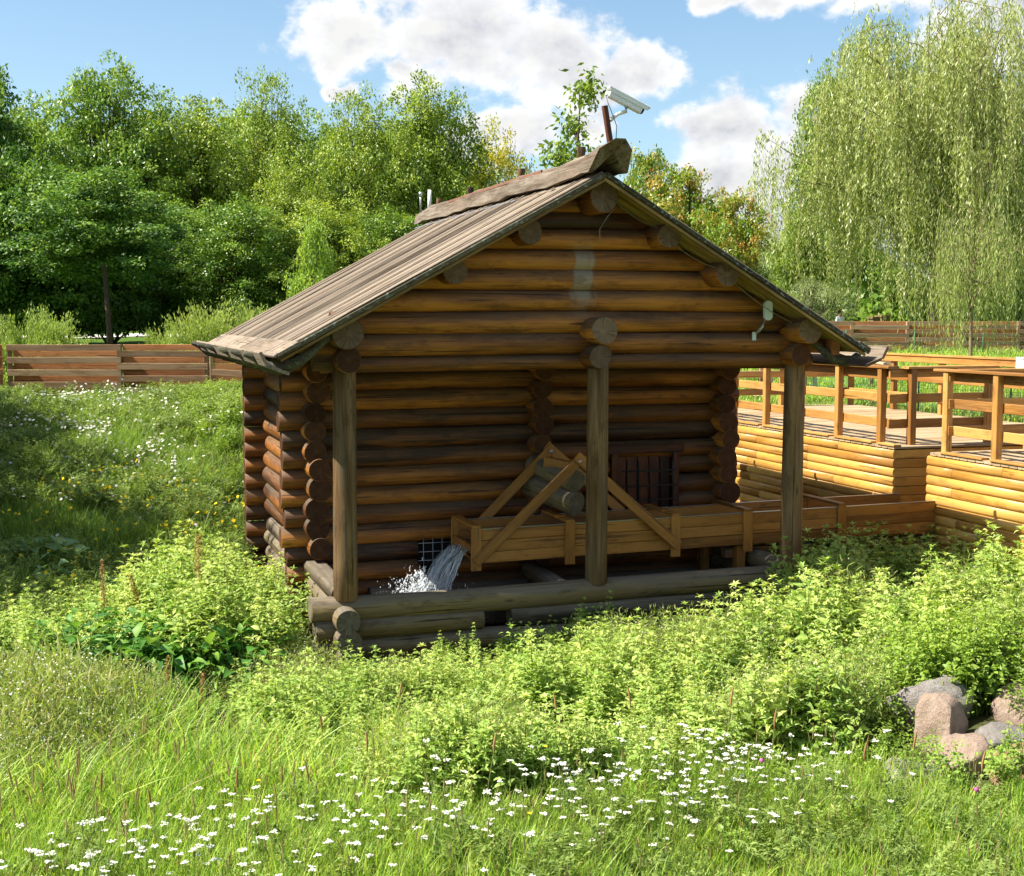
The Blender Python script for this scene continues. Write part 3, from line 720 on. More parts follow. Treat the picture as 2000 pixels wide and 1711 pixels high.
cladding(14.5, 22.3, -.13, 1.755, dk); cladding(9.8, 13.8, -.13, 1.755, dk)
for k in range(16):
    z = 1.755 - .117 * (k + .5)
    beam('siding_board', (DX + .0, 14.52, z), (13.9, 14.52, z), .030, .112, M['deck_side'], dk); beam('siding_board', (DX, 13.785, z), (12.0, 13.785, z), .030, .112, M['deck_side'], dk)
    beam('siding_board', (DX + .05, 22.2, z), (13.9, 22.2, z), .030, .112, M['deck_side'], dk)
link('platform_core', box_mesh(4.0, 7.5, 1.9, M['dark']), dk, loc=(11.86, 18.35, .77)); link('platform_core', box_mesh(4.0, 3.8, 1.9, M['dark']), dk, loc=(11.86, 11.85, .77))  # filler boxes coloured near black, as the unlit inside
y = 14.56
while y < 22.2:
    beam('deck_board', (DX - .03, y, DZ - .018 + R.uniform(-.002, .002)), (13.95, y, DZ - .018), .138, .034, M['deck_floor'], dk); y += .145
y = 9.9
while y < 13.75:
    beam('deck_board', (DX - .03, y, DZ - .018 + R.uniform(-.002, .002)), (13.95, y, DZ - .018), .138, .034, M['deck_floor'], dk); y += .145
y = 13.83
while y < 14.45:
    beam('deck_board', (12.0, y, DZ - .018), (13.95, y, DZ - .018), .138, .034, M['deck_floor'], dk); y += .145
# edge boards on the deck rim
for (a, b) in ((14.48, 14.85), (15.0, 15.9), (16.05, 16.9), (17.05, 17.9), (18.05, 19.1), (19.25, 22.2), (12.75, 13.52), (11.8, 12.6), (10, 11.7)):
    beam('edge_board', (DX + .01, a, DZ + .012), (DX + .01, b, DZ + .012), .11, .026, M['deck_rail'], dk)
RAILZ = (2.725, 2.395, 2.07)
def railing(p0, p1, posts, inward, cap_ext=(.0, .0), name='railing', foot=1.70):
    p0 = Vector(p0); p1 = Vector(p1); d = (p1 - p0).normalized(); inw = Vector(inward)
    for s in posts:
        q = p0 + d * s; beam('rail_post', (q.x, q.y, foot), (q.x, q.y, 2.775), .09, .09, M['deck_rail'], dk, (0, 1, 0))
    for z in RAILZ:
        off = inw * .063; a = p0 - d * .12 + off; b = p1 + d * .12 + off
        beam('rail_board', (a.x, a.y, z), (b.x, b.y, z), .034, .118, M['deck_rail'], dk)
    a = p0 - d * cap_ext[0]; b = p1 + d * cap_ext[1]
    beam('top_rail', (a.x + inw.x * .02, a.y + inw.y * .02, 2.793), (b.x + inw.x * .02, b.y + inw.y * .02, 2.793), .16, .034, M['deck_rail'], dk)
railing((9.86, 14.93, 0), (9.86, 22.1, 0), [0.0, 1.02, 2.04, 3.05, 4.1, 5.15, 6.2, 7.15], (1, 0, 0), (.22, .1))
railing((9.95, 14.66, 0), (11.3, 14.66, 0), [.18, 1.35], (0, 1, 0), (-.08, .1))
railing((9.90, 9.6, 0), (9.90, 13.6, 0), [.1, 1.1, 2.1, 3.08, 4.0], (1, 0, 0), (.1, .22))
railing((10.0, 13.62, 0), (12.6, 13.62, 0), [1.1, 2.2], (0, -1, 0), (-.08, .1))
railing((13.85, 9.6, 0), (13.85, 22.1, 0), [.3, 1.9, 3.4, 4.9, 6.4, 8.2, 9.6, 11.0, 12.4], (-1, 0, 0), (.1, .1))
railing((9.95, 22.12, 0), (13.8, 22.12, 0), [1.2, 2.5], (0, -1, 0), (.1, .1))
for i in range(3): beam('stair_tread', (11.4, 13.9 + .0, 1.45 - .2 * i), (11.95, 13.9, 1.45 - .2 * i), .5, .035, M['deck_floor'], dk)
for i in range(8): beam('stair_picket', (12.0 + .13 * i, 14.47, 1.3), (12.0 + .13 * i, 14.47, 1.78), .09, .02, M['deck_rail'], dk, (0, 1, 0))
cs = thing('card_sign', (13.8, 17.05, 2.62), 'small blank white sheet fixed to the far railing', 'sign')
link('sheet', box_mesh(.30, .006, .20, M['paper']), cs, Matrix.Translation((13.755, 17.05, 2.73)) @ Matrix.Rotation(pi / 2 + .1, 4, 'Z'))

# ---------------------------------------------------------------- fences
def panel_fence(name, pts, zb, ht, label, cat, n, group, phase=0, mats=None, post_w=.10):
    mats = mats or (M['fence_front'], M['fence_back'])
    p0 = pts[0]; root = thing(name, (p0[0], p0[1], zb), label, cat, group)
    for i in range(len(pts) - 1):
        a = Vector((*pts[i], 0)); b = Vector((*pts[i + 1], 0)); d = (b - a).normalized(); nrm = Vector((d.y, -d.x, 0))
        if nrm.y > 0: nrm = -nrm        # towards the viewer
        beam('post', (a.x, a.y, zb - .2), (a.x, a.y, zb + ht), .10, .10, mats[0], root, (0, 1, 0))
        pitch = ht / n
        for k in range(n):
            z = zb + ht - pitch * (k + .5); fr = (k + phase + i) % 2 == 0
            o = nrm * (.066 if fr else -.066); h = pitch * (1.02 if fr else .96) + R.uniform(-.004, .004)
            e = .04 if fr else -.055
            q0, q1 = a + o - d * e, b + o + d * e
            beam('board', (q0.x, q0.y, z + R.uniform(-.004, .004)), (q1.x, q1.y, z + R.uniform(-.004, .004)), .028, h, mats[0] if fr else mats[1], root)
    a = Vector((*pts[-1], 0)); beam('post', (a.x, a.y, zb - .2), (a.x, a.y, zb + ht), .10, .10, mats[0], root, (0, 1, 0))
    return root
panel_fence('board_fence', [(-1.42, 29.66), (.76, 28.98), (2.48, 28.44)], 1.72, 1.17, 'weathered board fence of staggered planks above the left bank', 'fence', 9, None, 0)
panel_fence('board_fence', [(-6.3, 29.2), (-4.0, 29.5), (-1.62, 29.8)], 1.74, 1.15, 'lighter board fence stub cut off by the left edge of the photo', 'fence', 9, None, 1, (M['fence_back'], M['fence_front']))
panel_fence('board_fence', [(24.0 + 2.05 * i, 45.9 - .62 * i) for i in range(9)], 2.10, 1.25, 'long brown board fence in front of the weeping willow', 'fence', 8, None, 1)
gt = thing('board_gate', (2.6, 28.3, 1.7), 'brown board gate beside the end of the left fence', 'gate')
for k in range(5): beam('gate_board', (2.60, 28.2, 1.84 + .19 * k), (3.32, 28.0, 1.84 + .19 * k), .03, .18, M['fence_back'], gt)
beam('gate_post', (2.56, 28.22, 1.5), (2.56, 28.22, 2.78), .06, .06, M['fence_front'], gt, (0, 1, 0))
hr = thing('handrail', (2.5, 25, 1.5), 'grey plank handrail coming down behind the cabin', 'handrail')
beam('rail_board', (2.33, 25.6, 2.42), (3.0, 25.3, 2.38), .03, .12, M['fence_front'], hr)
beam('rail_board', (2.93, 25.2, 2.36), (2.78, 20.6, 1.95), .03, .12, M['fence_front'], hr); beam('rail_board', (2.93, 25.2, 1.98), (2.78, 20.6, 1.55), .03, .12, M['fence_front'], hr)
for x, y, z0, z1 in ((2.98, 25.2, 1.3, 2.5), (2.83, 21.2, .9, 2.1)): beam('post', (x, y, z0), (x, y, z1), .06, .06, M['plastic_red'], hr, (0, 1, 0))

df = thing('slat_fence', (2, 40, 2.0), 'dark slatted fence far behind the gate', 'fence')
for k in range(5): beam('slat', (2.6, 39, 2.0 + .16 * k), (6.0, 38.5, 2.0 + .16 * k), .03, .09, M['bark'], df)
for x in (2.6, 4.3, 6.0): beam('post', (x, 38.9, 1.8), (x, 38.9, 2.75), .08, .08, M['bark'], df, (0, 1, 0))

def wire_fence(name, p0, p1, ht, label, step, rows):
    root = thing(name, (*p0, tz(*p0)), label, 'fence', None); a = Vector((*p0, 0)); b = Vector((*p1, 0)); Ld = (b - a).length
    V = []; F = []
    def rod(q0, q1, r):
        n0 = len(V); d = (Vector(q1) - Vector(q0)).normalized(); u = Vector((0, 0, 1)) if abs(d.z) < .5 else Vector((1, 0, 0)); s = d.cross(u).normalized() * r; w = d.cross(s).normalized() * r
        for q in (q0, q1):
            for k in (s, w, -s, -w): V.append(Vector(q) + k)
        for j in range(4): F.append((n0 + j, n0 + (j + 1) % 4, n0 + 4 + (j + 1) % 4, n0 + 4 + j))
    n = int(Ld / step)
    for i in range(n + 1):
        q = a.lerp(b, i / n); z = tz(q.x, q.y); rod((q.x, q.y, z), (q.x, q.y, z + ht), .003)
    for k in range(rows):
        for i in range(8):
            q, q2 = a.lerp(b, i / 8), a.lerp(b, (i + 1) / 8)
            rod((q.x, q.y, tz(q.x, q.y) + ht * (k + .5) / rows), (q2.x, q2.y, tz(q2.x, q2.y) + ht * (k + .5) / rows), .003)
    o = link('wire_mesh', mesh('wires', V, F, (M['mesh_green'],)), root); o['kind'] = 'stuff'
    for i in range(int(Ld / 2.5) + 1):
        q = a.lerp(b, min(1, i * 2.5 / Ld)); z = tz(q.x, q.y); tube('post', [(q.x, q.y, z), (q.x, q.y, z + ht + .05)], .015, M['mesh_green'], root, 6)
wire_fence('wire_fence', (14.3, 13), (14.3, 24.5), .85, 'fine green wire mesh fence on the lawn behind the platform', .07, 9)
wire_fence('wire_fence', (26.5, 42.5), (40, 38.2), .9, 'green garden netting in front of the long brown fence', .25, 9)

# pale timber benches beyond the platform
for i, (x, y, lab) in enumerate(((13.45, 26.2, 'pale timber bench beyond the far end of the platform'), (17.0, 27.3, 'second pale timber bench nearer the wire fence'))):
    b = thing('bench', (x, y, 1.76), lab, 'bench'); z = tz(x, y)
    for s in (-.9, .9):
        beam('leg', (x + s, y - .2, z), (x + s, y - .2, z + .45), .08, .08, M['bench'], b, (0, 1, 0)); beam('leg', (x + s, y + .25, z), (x + s, y + .25, z + 1.0), .08, .08, M['bench'], b, (0, 1, 0))
        beam('arm', (x + s, y - .3, z + .62), (x + s, y + .35, z + .66), .1, .05, M['bench'], b)
    for k in range(3): beam('seat_slat', (x - 1.5, y - .2 + .17 * k, z + .47), (x + 1.5, y - .2 + .17 * k, z + .47), .15, .04, M['bench'], b)
    for k in range(3): beam('back_slat', (x - 1.5, y + .29 + .03 * k, z + .62 + .17 * k), (x + 1.5, y + .29 + .03 * k, z + .62 + .17 * k), .03, .14, M['bench'], b)
    beam('brace', (x - 1.3, y + .2, z + .5), (x - .8, y + .3, z + .95), .04, .08, M['bench'], b)
sl = thing('plank_pile', (14.5, 25.2, 1.8), 'small pile of sawn planks lying on the lawn', 'planks')
for k in range(5): beam('plank', (13.4 + .15 * k, 25.1 + .12 * k, 1.80 + .035 * (k % 3)), (14.9 + .2 * k, 24.9 + .1 * k, 1.80 + .035 * (k % 3)), .14, .03, M['bench'], sl)

# street lamp, brown pillars
lp = thing('street_lamp', (24.0, 66, 2.3), 'thin white street lamp showing between the tree tops', 'street lamp')
tube('lamp_pole', [(26.0, 60, 2.3), (26.0, 60, 10.0)], [.07, .045], M['metal_white'], lp, 8)
tube('lamp_head', [(25.85, 60, 9.98), (26.1, 60, 10.12)], [.16, .2], M['metal_white'], lp, 8)
for (x, y, h, lab) in ((*AT(1705, 57), 1.35, 'slim brown pillar seen over the fence under the willow'), (*AT(1722, 58), 1.42, 'wider grey brown pillar right of the slim one')):
    b = thing('pillar', (x, y, 2.1), lab, 'pillar'); w = .36 if h < 1.4 else .42
    beam('shaft', (x, y, 2.0), (x, y, 2.1 + h), w, w, M['bark_light'] if w < .4 else M['fence_front'], b, (0, 1, 0)); beam('cap', (x, y, 2.1 + h), (x, y, 2.18 + h), w + .1, w + .1, M['fence_front'], b, (0, 1, 0))

# ---------------------------------------------------------------- people
def skinned(name, joints, edges, radii, mat, parent, sub=1):
    me = bpy.data.meshes.new(name); me.from_pydata(joints, edges, []); me.materials.append(mat)
    o = bpy.data.objects.new(name, me); COL.objects.link(o); o.parent = parent
    sk = o.modifiers.new('skin', 'SKIN')
    for i, r in enumerate(radii): me.skin_vertices[0].data[i].radius = (r, r)
    me.skin_vertices[0].data[0].use_root = True
    sk.use_smooth_shade = True
    s = o.modifiers.new('sub', 'SUBSURF'); s.levels = sub; s.render_levels = sub
    return o
def person(x, y, ang, label, shirt, trousers, hair, hh=1.7, step=.0, arm=0, glasses=False, skirt=False):
    z = tz(x, y); root = thing('person', (x, y, z), label, 'person'); root.rotation_euler = (0, 0, ang)
    skin = simple('skin', (.52, .30, .21), .55, 0, .3, .05); s = hh / 1.7
    sh, tm, hm = simple('shirt', shirt, .8), simple('trousers', trousers, .8), simple('hair', hair, .7)
    J = [(0, 0, .92), (0, 0, 1.12), (0, 0, 1.34), (0, 0, 1.43), (0, -.01, 1.50), (.17, 0, 1.38), (.21, .02, 1.12), (.20, -.08 - arm * .2, .90 + arm * .25), (-.17, 0, 1.38), (-.21, .02, 1.12), (-.20, -.08, .90),
         (.09, 0, .86), (.10, -step, .48), (.10, -step * .5 + .02, .08), (.10, -step * .5 - .12, .04), (-.09, 0, .86), (-.10, step, .48), (-.10, step * 1.6 + .02, .08), (-.10, step * 1.6 - .12, .04), (0, -.02, 1.60)]
    J = [tuple(c * s for c in j) for j in J]
    E = [(0, 1), (1, 2), (2, 3), (3, 4), (2, 5), (5, 6), (6, 7), (2, 8), (8, 9), (9, 10), (0, 11), (11, 12), (12, 13), (13, 14), (0, 15), (15, 16), (16, 17), (17, 18), (4, 19)]
    r = [.13, .125, .14, .06, .05, .065, .045, .032, .065, .045, .032, .09, .065, .042, .035, .09, .065, .042, .035, .085]
    skinned('body', J, E, [q * s for q in r], skin, root)
    skinned('shirt', [J[0], J[1], J[2], J[5], J[6], J[8], J[9]], [(0, 1), (1, 2), (2, 3), (3, 4), (2, 5), (5, 6)], [q * s for q in (.155, .150, .165, .085, .062, .085, .062)], sh, root)
    skinned('trousers', [J[0], J[11], J[12], J[13], J[15], J[16], J[17]], [(0, 1), (1, 2), (2, 3), (0, 4), (4, 5), (5, 6)], [q * s for q in (.15, .11, .085, .06, .11, .085, .06)], tm, root)
    # head with nose and hair cap
    V = []; F = []; n, m = 12, 9
    for i in range(m + 1):
        th = pi * i / m
        for j in range(n):
            ph = 2 * pi * j / n; V.append((.105 * sin(th) * cos(ph), .118 * sin(th) * sin(ph) + .015, .135 * cos(th) + .02))
    for i in range(m):
        for j in range(n):
            if i > 4 and sin(2 * pi * (j + .5) / n) < .3: continue
            if i > 2 and sin(2 * pi * (j + .5) / n) < -.25: continue
            if i > 6: continue
            F.append((i * n + j, (i + 1) * n + j, (i + 1) * n + (j + 1) % n, i * n + (j + 1) % n))
    h = link('hair', mesh('hair', [tuple(c * s for c in q) for q in V], F, (hm,), True)); h.parent = root; h.location = (0, -.02 * s, 1.60 * s)
    nb = link('nose', tube_mesh([(0, -.10, .01), (0, -.13, -.02)], [.01, .016], skin, 6)); nb.parent = root; nb.location = (0, -.02 * s, 1.60 * s)
    if glasses:
        g = link('sunglasses', box_mesh(.15, .02, .04, M['iron'])); g.parent = root; g.location = (0, -.115 * s, 1.625 * s)
    else:
        for sx in (-.035, .035): g = link('eye', box_mesh(.022, .01, .012, M['iron'])); g.parent = root; g.location = (sx, -.105 * s, 1.62 * s)
    return root
person(*AT(1637, 54), .5, 'woman with short brown hair, sunglasses and a white t-shirt behind the far fence', (.8, .8, .8), (.2, .2, .25), (.13, .055, .025), 1.68, 0, 0, True)
person(-4.15, 83, .4, 'person in dark top and pale trousers standing at the far left under the trees', (.04, .05, .09), (.7, .7, .72), (.05, .03, .02), 1.78, .08)
person(-2.75, 84, -.5, 'person in a white top behind the left shrub', (.8, .8, .84), (.1, .12, .2), (.20, .1, .05), 1.66)
person(-2.15, 82, .9, 'person in a pale blue top right of the white one', (.5, .58, .8), (.6, .5, .45), (.06, .04, .03), 1.72)

# ---------------------------------------------------------------- leaves: numpy builders
def set_attr(me, name, vals):
    a = me.attributes.new(name, 'FLOAT', 'FACE'); a.data.foreach_set('value', np.asarray(vals, dtype=np.float32))

def raw_mesh(name, V, F, mats, tint=None, stem=None, midx=None, smooth=False):
    """V (n,3), F (m,3 or 4) arrays"""
    me = bpy.data.meshes.new(name); V = np.asarray(V, np.float32); F = np.asarray(F, np.int32); k = F.shape[1]
    me.vertices.add(len(V)); me.vertices.foreach_set('co', V.ravel()); me.loops.add(F.size); me.loops.foreach_set('vertex_index', F.ravel())
    me.polygons.add(len(F)); me.polygons.foreach_set('loop_start', np.arange(len(F), dtype=np.int32) * k)
    for m in mats: me.materials.append(m)
    if midx is not None: me.polygons.foreach_set('material_index', np.asarray(midx, np.int32))
    me.update(calc_edges=True)
    if tint is not None: set_attr(me, 'tint', tint)
    if stem is not None: set_attr(me, 'stem', stem)
    if smooth: me.polygons.foreach_set('use_smooth', np.ones(len(F), bool))
    return me

def unit(v): return v / np.maximum(np.linalg.norm(v, axis=-1, keepdims=True), 1e-6)

def leaf_quads(P0, D, N, Ln, W, fold=.0):
    """folded diamond leaves: base P0, direction D, normal N; returns V,F (one quad each)"""
    D = unit(D); S = unit(np.cross(D, N)); N2 = np.cross(S, D); Ln = np.asarray(Ln)[:, None]; W = np.asarray(W)[:, None]
    b = P0; tp = P0 + D * Ln - N2 * Ln * .12; mid = P0 + D * Ln * .45 + N2 * Ln * fold
    l = mid + S * W / 2; r = mid - S * W / 2
    V = np.stack([b, l, tp, r], 1).reshape(-1, 3); n = len(P0); F = np.arange(4 * n).reshape(n, 4)
    return V, F

def leaf_curved(P0, D, N, Ln, W):
    """arched leaf with a keel: 8 vertices, 6 quads/tri-quads"""
    D = unit(D); S = unit(np.cross(D, N)); U = np.cross(S, D); n = len(P0); Ln = np.asarray(Ln)[:, None]; W = np.asarray(W)[:, None]
    sec = [(0, .0, 0), (.30, 1., .10), (.65, .62, .06), (1., 0., -.14)]
    rows = []
    for (t, w, h) in sec:
        c = P0 + D * Ln * t + U * Ln * h; rows.append((c + S * W * .5 * w + U * W * .16 * w, c, c - S * W * .5 * w + U * W * .16 * w))
    V = np.stack([q for r in rows for q in r], 1).reshape(-1, 3); F = []
    for i in range(3):
        F += [(3 * i, 3 * i + 3, 3 * i + 4, 3 * i + 1), (3 * i + 1, 3 * i + 4, 3 * i + 5, 3 * i + 2)]
    F = (np.array(F)[None] + (np.arange(n) * 12)[:, None, None]).reshape(-1, 4)
    return V, F, 6

def join(parts):
    """parts: list of (V,F,tint,stem)"""
    Vs, Fs, Ts, Ss = [], [], [], []; o = 0
    for V, F, t, s in parts:
        Vs.append(V); Fs.append(F + o); o += len(V); Ts.append(np.broadcast_to(t, (len(F),)) if np.ndim(t) == 0 else t); Ss.append(np.broadcast_to(s, (len(F),)) if np.ndim(s) == 0 else s)
    return np.concatenate(Vs), np.concatenate(Fs), np.concatenate(Ts), np.concatenate(Ss)

def tube_np(pts, rs, n=5):
    pts = np.asarray(pts, float); m = len(pts); d = unit(np.gradient(pts, axis=0)); ref = np.where(np.abs(d[:, 2:3]) > .9, [[1., 0, 0]], [[0, 0, 1.]])
    a = unit(np.cross(d, ref)); b = np.cross(d, a); th = np.linspace(0, 2 * pi, n, endpoint=False); rs = np.broadcast_to(rs, (m,))
    V = (pts[:, None] + (a[:, None] * np.cos(th)[None, :, None] + b[:, None] * np.sin(th)[None, :, None]) * rs[:, None, None]).reshape(-1, 3)
    F = np.array([(i * n + j, i * n + (j + 1) % n, (i + 1) * n + (j + 1) % n, (i + 1) * n + j) for i in range(m - 1) for j in range(n)])
    return V, F

# ---- plant templates
TC = bpy.data.collections.new('plant_templates')
def template(me):
    o = bpy.data.objects.new(me.name, me); return o

def weed(seed, H=.85, stems=3, leaf=.075, wid=.42, mat='weed', nod=.062, br=True):
    rg = np.random.default_rng(seed); parts = []
    for s in range(stems):
        a0 = rg.random() * 6.28; h = H * (.7 + .4 * rg.random()); lean = .14 * rg.random() + .04
        n = int(h / nod); zs = np.linspace(0, h, n + 1); base = rg.normal(0, .06, 2)
        ax = np.stack([base[0] + lean * cos(a0) * (zs / h) ** 1.6 * h, base[1] + lean * sin(a0) * (zs / h) ** 1.6 * h, zs], 1)
        V, F = tube_np(ax[::2] if len(ax) > 6 else ax, np.linspace(.005, .002, len(ax[::2]) if len(ax) > 6 else len(ax)), 3); parts.append((V, F, .3, 1.))
        P0, D, N, Ln = [], [], [], []
        def whorl(p, k, size, ang0):
            for q in range(2):
                a = ang0 + (k % 2) * pi / 2 + q * pi + rg.normal(0, .25); el = rg.normal(.25, .25)
                d = np.array([cos(a) * cos(el), sin(a) * cos(el), sin(el)]); P0.append(p + d * .012); D.append(d)
                N.append(np.array([0, 0, 1.]) + rg.normal(0, .35, 3)); Ln.append(size * (.75 + .5 * rg.random()))
        for k in range(2, n + 1):
            t = k / n; size = leaf * (1.15 - .75 * max(0, t - .55) / .45) * (1 if t > .25 else .7); whorl(ax[k], k, size, a0)
            if br and .25 < t < .92 and rg.random() < .75:
                a = rg.random() * 6.28; bl = (.10 + .16 * rg.random()) * (1.2 - t)
                for b in (.5, 1.): whorl(ax[k] + np.array([cos(a) * bl * b, sin(a) * bl * b, bl * b * .7]), k + int(b * 2), size * .72, a)
        # top rosette
        for q in range(6):
            a = q * 1.05 + a0; el = .75 + rg.normal(0, .2); P0.append(ax[-1]); D.append(np.array([cos(a) * cos(el), sin(a) * cos(el), sin(el)])); N.append(np.array([0, 0, 1.]) + rg.normal(0, .2, 3)); Ln.append(leaf * .5)
        P0, D, N, Ln = map(np.array, (P0, D, N, Ln)); V, F, c = leaf_curved(P0, D, N, Ln, Ln * wid)
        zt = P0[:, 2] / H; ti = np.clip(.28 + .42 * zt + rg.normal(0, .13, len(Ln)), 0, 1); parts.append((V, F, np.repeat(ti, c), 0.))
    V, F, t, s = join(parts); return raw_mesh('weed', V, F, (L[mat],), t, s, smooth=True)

def tuft(seed, H=.45, n=22, w=.007, mat='grass', spread=.10, droop=.5, heads=0, dry=.06):
    rg = np.random.default_rng(seed); parts = []
    for i in range(n):
        a = rg.random() * 6.28; h = H * (.45 + .65 * rg.random()); r0 = spread * rg.random() ** .5; b = rg.random() * 6.28
        p0 = np.array([cos(b) * r0, sin(b) * r0, -.02]); ln = droop * h * (.2 + rg.random()); ww = w * (.7 + .6 * rg.random())
        s = np.array([0, .3, .6, .85, 1.]); ax = p0 + np.stack([cos(a) * ln * s ** 2, sin(a) * ln * s ** 2, h * (s - .22 * droop * s ** 3)], 1)
        side = np.array([-sin(a + .4), cos(a + .4), 0]); wd = ww * np.array([.8, 1, .8, .5, .05])
        V = np.stack([ax + side * wd[:, None] / 2, ax - side * wd[:, None] / 2], 1).reshape(-1, 3); F = np.array([(2 * k, 2 * k + 2, 2 * k + 3, 2 * k + 1) for k in range(4)])
        parts.append((V, F, float(np.clip(rg.normal(.5, .2), 0, 1)), 1. if rg.random() < dry else 0.))
    for i in range(heads):
        a = rg.random() * 6.28; h = H * (1.1 + .5 * rg.random()); p = np.array([[0, 0, 0], [cos(a) * .04, sin(a) * .04, h * .6], [cos(a) * .09, sin(a) * .09, h]])
        V, F = tube_np(p, [.0015, .0015, .001], 3); parts.append((V, F, .6, 1.))
        V, F = tube_np([p[2] - [0, 0, .07], p[2], p[2] + [cos(a) * .01, sin(a) * .01, .05]], [.002, .006, .002], 4); parts.append((V, F, .4, 1.))
    V, F, t, s = join(parts); return raw_mesh('tuft', V, F, (L[mat],), t, s)

def fern_clump(seed, H=.3, mat='fern', fine=.03):
    rg = np.random.default_rng(seed); parts = []; P0, D, N, Ln = [], [], [], []
    for i in range(14):
        a = rg.random() * 6.28; h = H * (.6 + .5 * rg.random()); out = .10 + .14 * rg.random()
        for k in range(12):
            s = .25 + .75 * k / 12; p = np.array([cos(a) * out * s, sin(a) * out * s, h * (1.3 * s - .35 * s * s)])
            for q in (-1, 1):
                aa = a + q * 1.1 + rg.normal(0, .2); P0.append(p); D.append(np.array([cos(aa), sin(aa), .35 + rg.normal(0, .3)])); N.append(np.array([0, 0, 1.]) + rg.normal(0, .4, 3)); Ln.append(fine * (.7 + .6 * rg.random()) * 1.3)
    P0, D, N, Ln = map(np.array, (P0, D, N, Ln)); V, F = leaf_quads(P0, D, N, Ln, Ln * .35)
    parts.append((V, F, np.clip(rg.normal(.5, .2, len(F)), 0, 1), 0.)); V, F, t, s = join(parts); return raw_mesh('fern', V, F, (L[mat],), t, s)

def broad(seed, H=.35, n=14, size=.17, mat='dock', wid=.5, rnd=False):
    rg = np.random.default_rng(seed); parts = []; P0, D, N, Ln = [], [], [], []
    for i in range(n):
        a = i * 2.4 + rg.normal(0, .3); r = .02 + .12 * rg.random(); h = H * (.25 + .75 * rg.random())
        tip = np.array([cos(a) * r * 1.6, sin(a) * r * 1.6, h]); V, F = tube_np([[0, 0, 0], tip * [.5, .5, .7], tip], .004, 3); parts.append((V, F, .6, 0.))
        P0.append(tip); D.append(np.array([cos(a), sin(a), rg.normal(.1, .35)])); N.append(np.array([0, 0, 1.]) + rg.normal(0, .3, 3)); Ln.append(size * (.6 + .7 * rg.random()))
    P0, D, N, Ln = map(np.array, (P0, D, N, Ln)); V, F, c = leaf_curved(P0, D, N, Ln, Ln * wid); parts.append((V, F, np.repeat(np.clip(rg.normal(.5, .22, n), 0, 1), c), 0.))
    V, F, t, s = join(parts); return raw_mesh('broad', V, F, (L[mat],), t, s, smooth=True)

def seedy(seed, H=.35, mat='galium', fl='yarrow', n=240, r=.3, fs=.009, nf=60):
    """airy mound of hair-thin stems and specks of flower"""
    rg = np.random.default_rng(seed); parts = []
    a = rg.random(n) * 6.28; rr = r * rg.random(n) ** .5; z = H * (.25 + .85 * rg.random(n)) * (1 - (rr / r) ** 2 * .4)
    P0 = np.stack([np.cos(a) * rr, np.sin(a) * rr, z], 1); D = rg.normal(0, 1, (n, 3)); D[:, 2] = np.abs(D[:, 2]) + .5; N = rg.normal(0, 1, (n, 3))
    V, F = leaf_quads(P0, D, N, .035 + .05 * rg.random(n), .0045 + .004 * rg.random(n)); parts.append((V, F, np.clip(rg.normal(.55, .2, n), 0, 1), (rg.random(n) < .2) * 1.))
    nn = sum(len(p[1]) for p in parts); mi = np.zeros(nn, int)
    if nf:
        a = rg.random(nf) * 6.28; rr = r * rg.random(nf) ** .5; z = H * (.65 + .5 * rg.random(nf)) * (1 - (rr / r) ** 2 * .4)
        P0 = np.stack([np.cos(a) * rr, np.sin(a) * rr, z], 1); D = rg.normal(0, 1, (nf, 3)); N = rg.normal(0, .3, (nf, 3)) + [0, 0, 1]
        V, F = leaf_quads(P0, D, N, np.full(nf, fs), np.full(nf, fs)); parts.append((V, F, .5, 0.)); mi = np.concatenate([mi, np.ones(len(F), int)])
    V, F, t, s = join(parts); return raw_mesh('mound', V, F, (L[mat], L[fl]), t, s, mi)

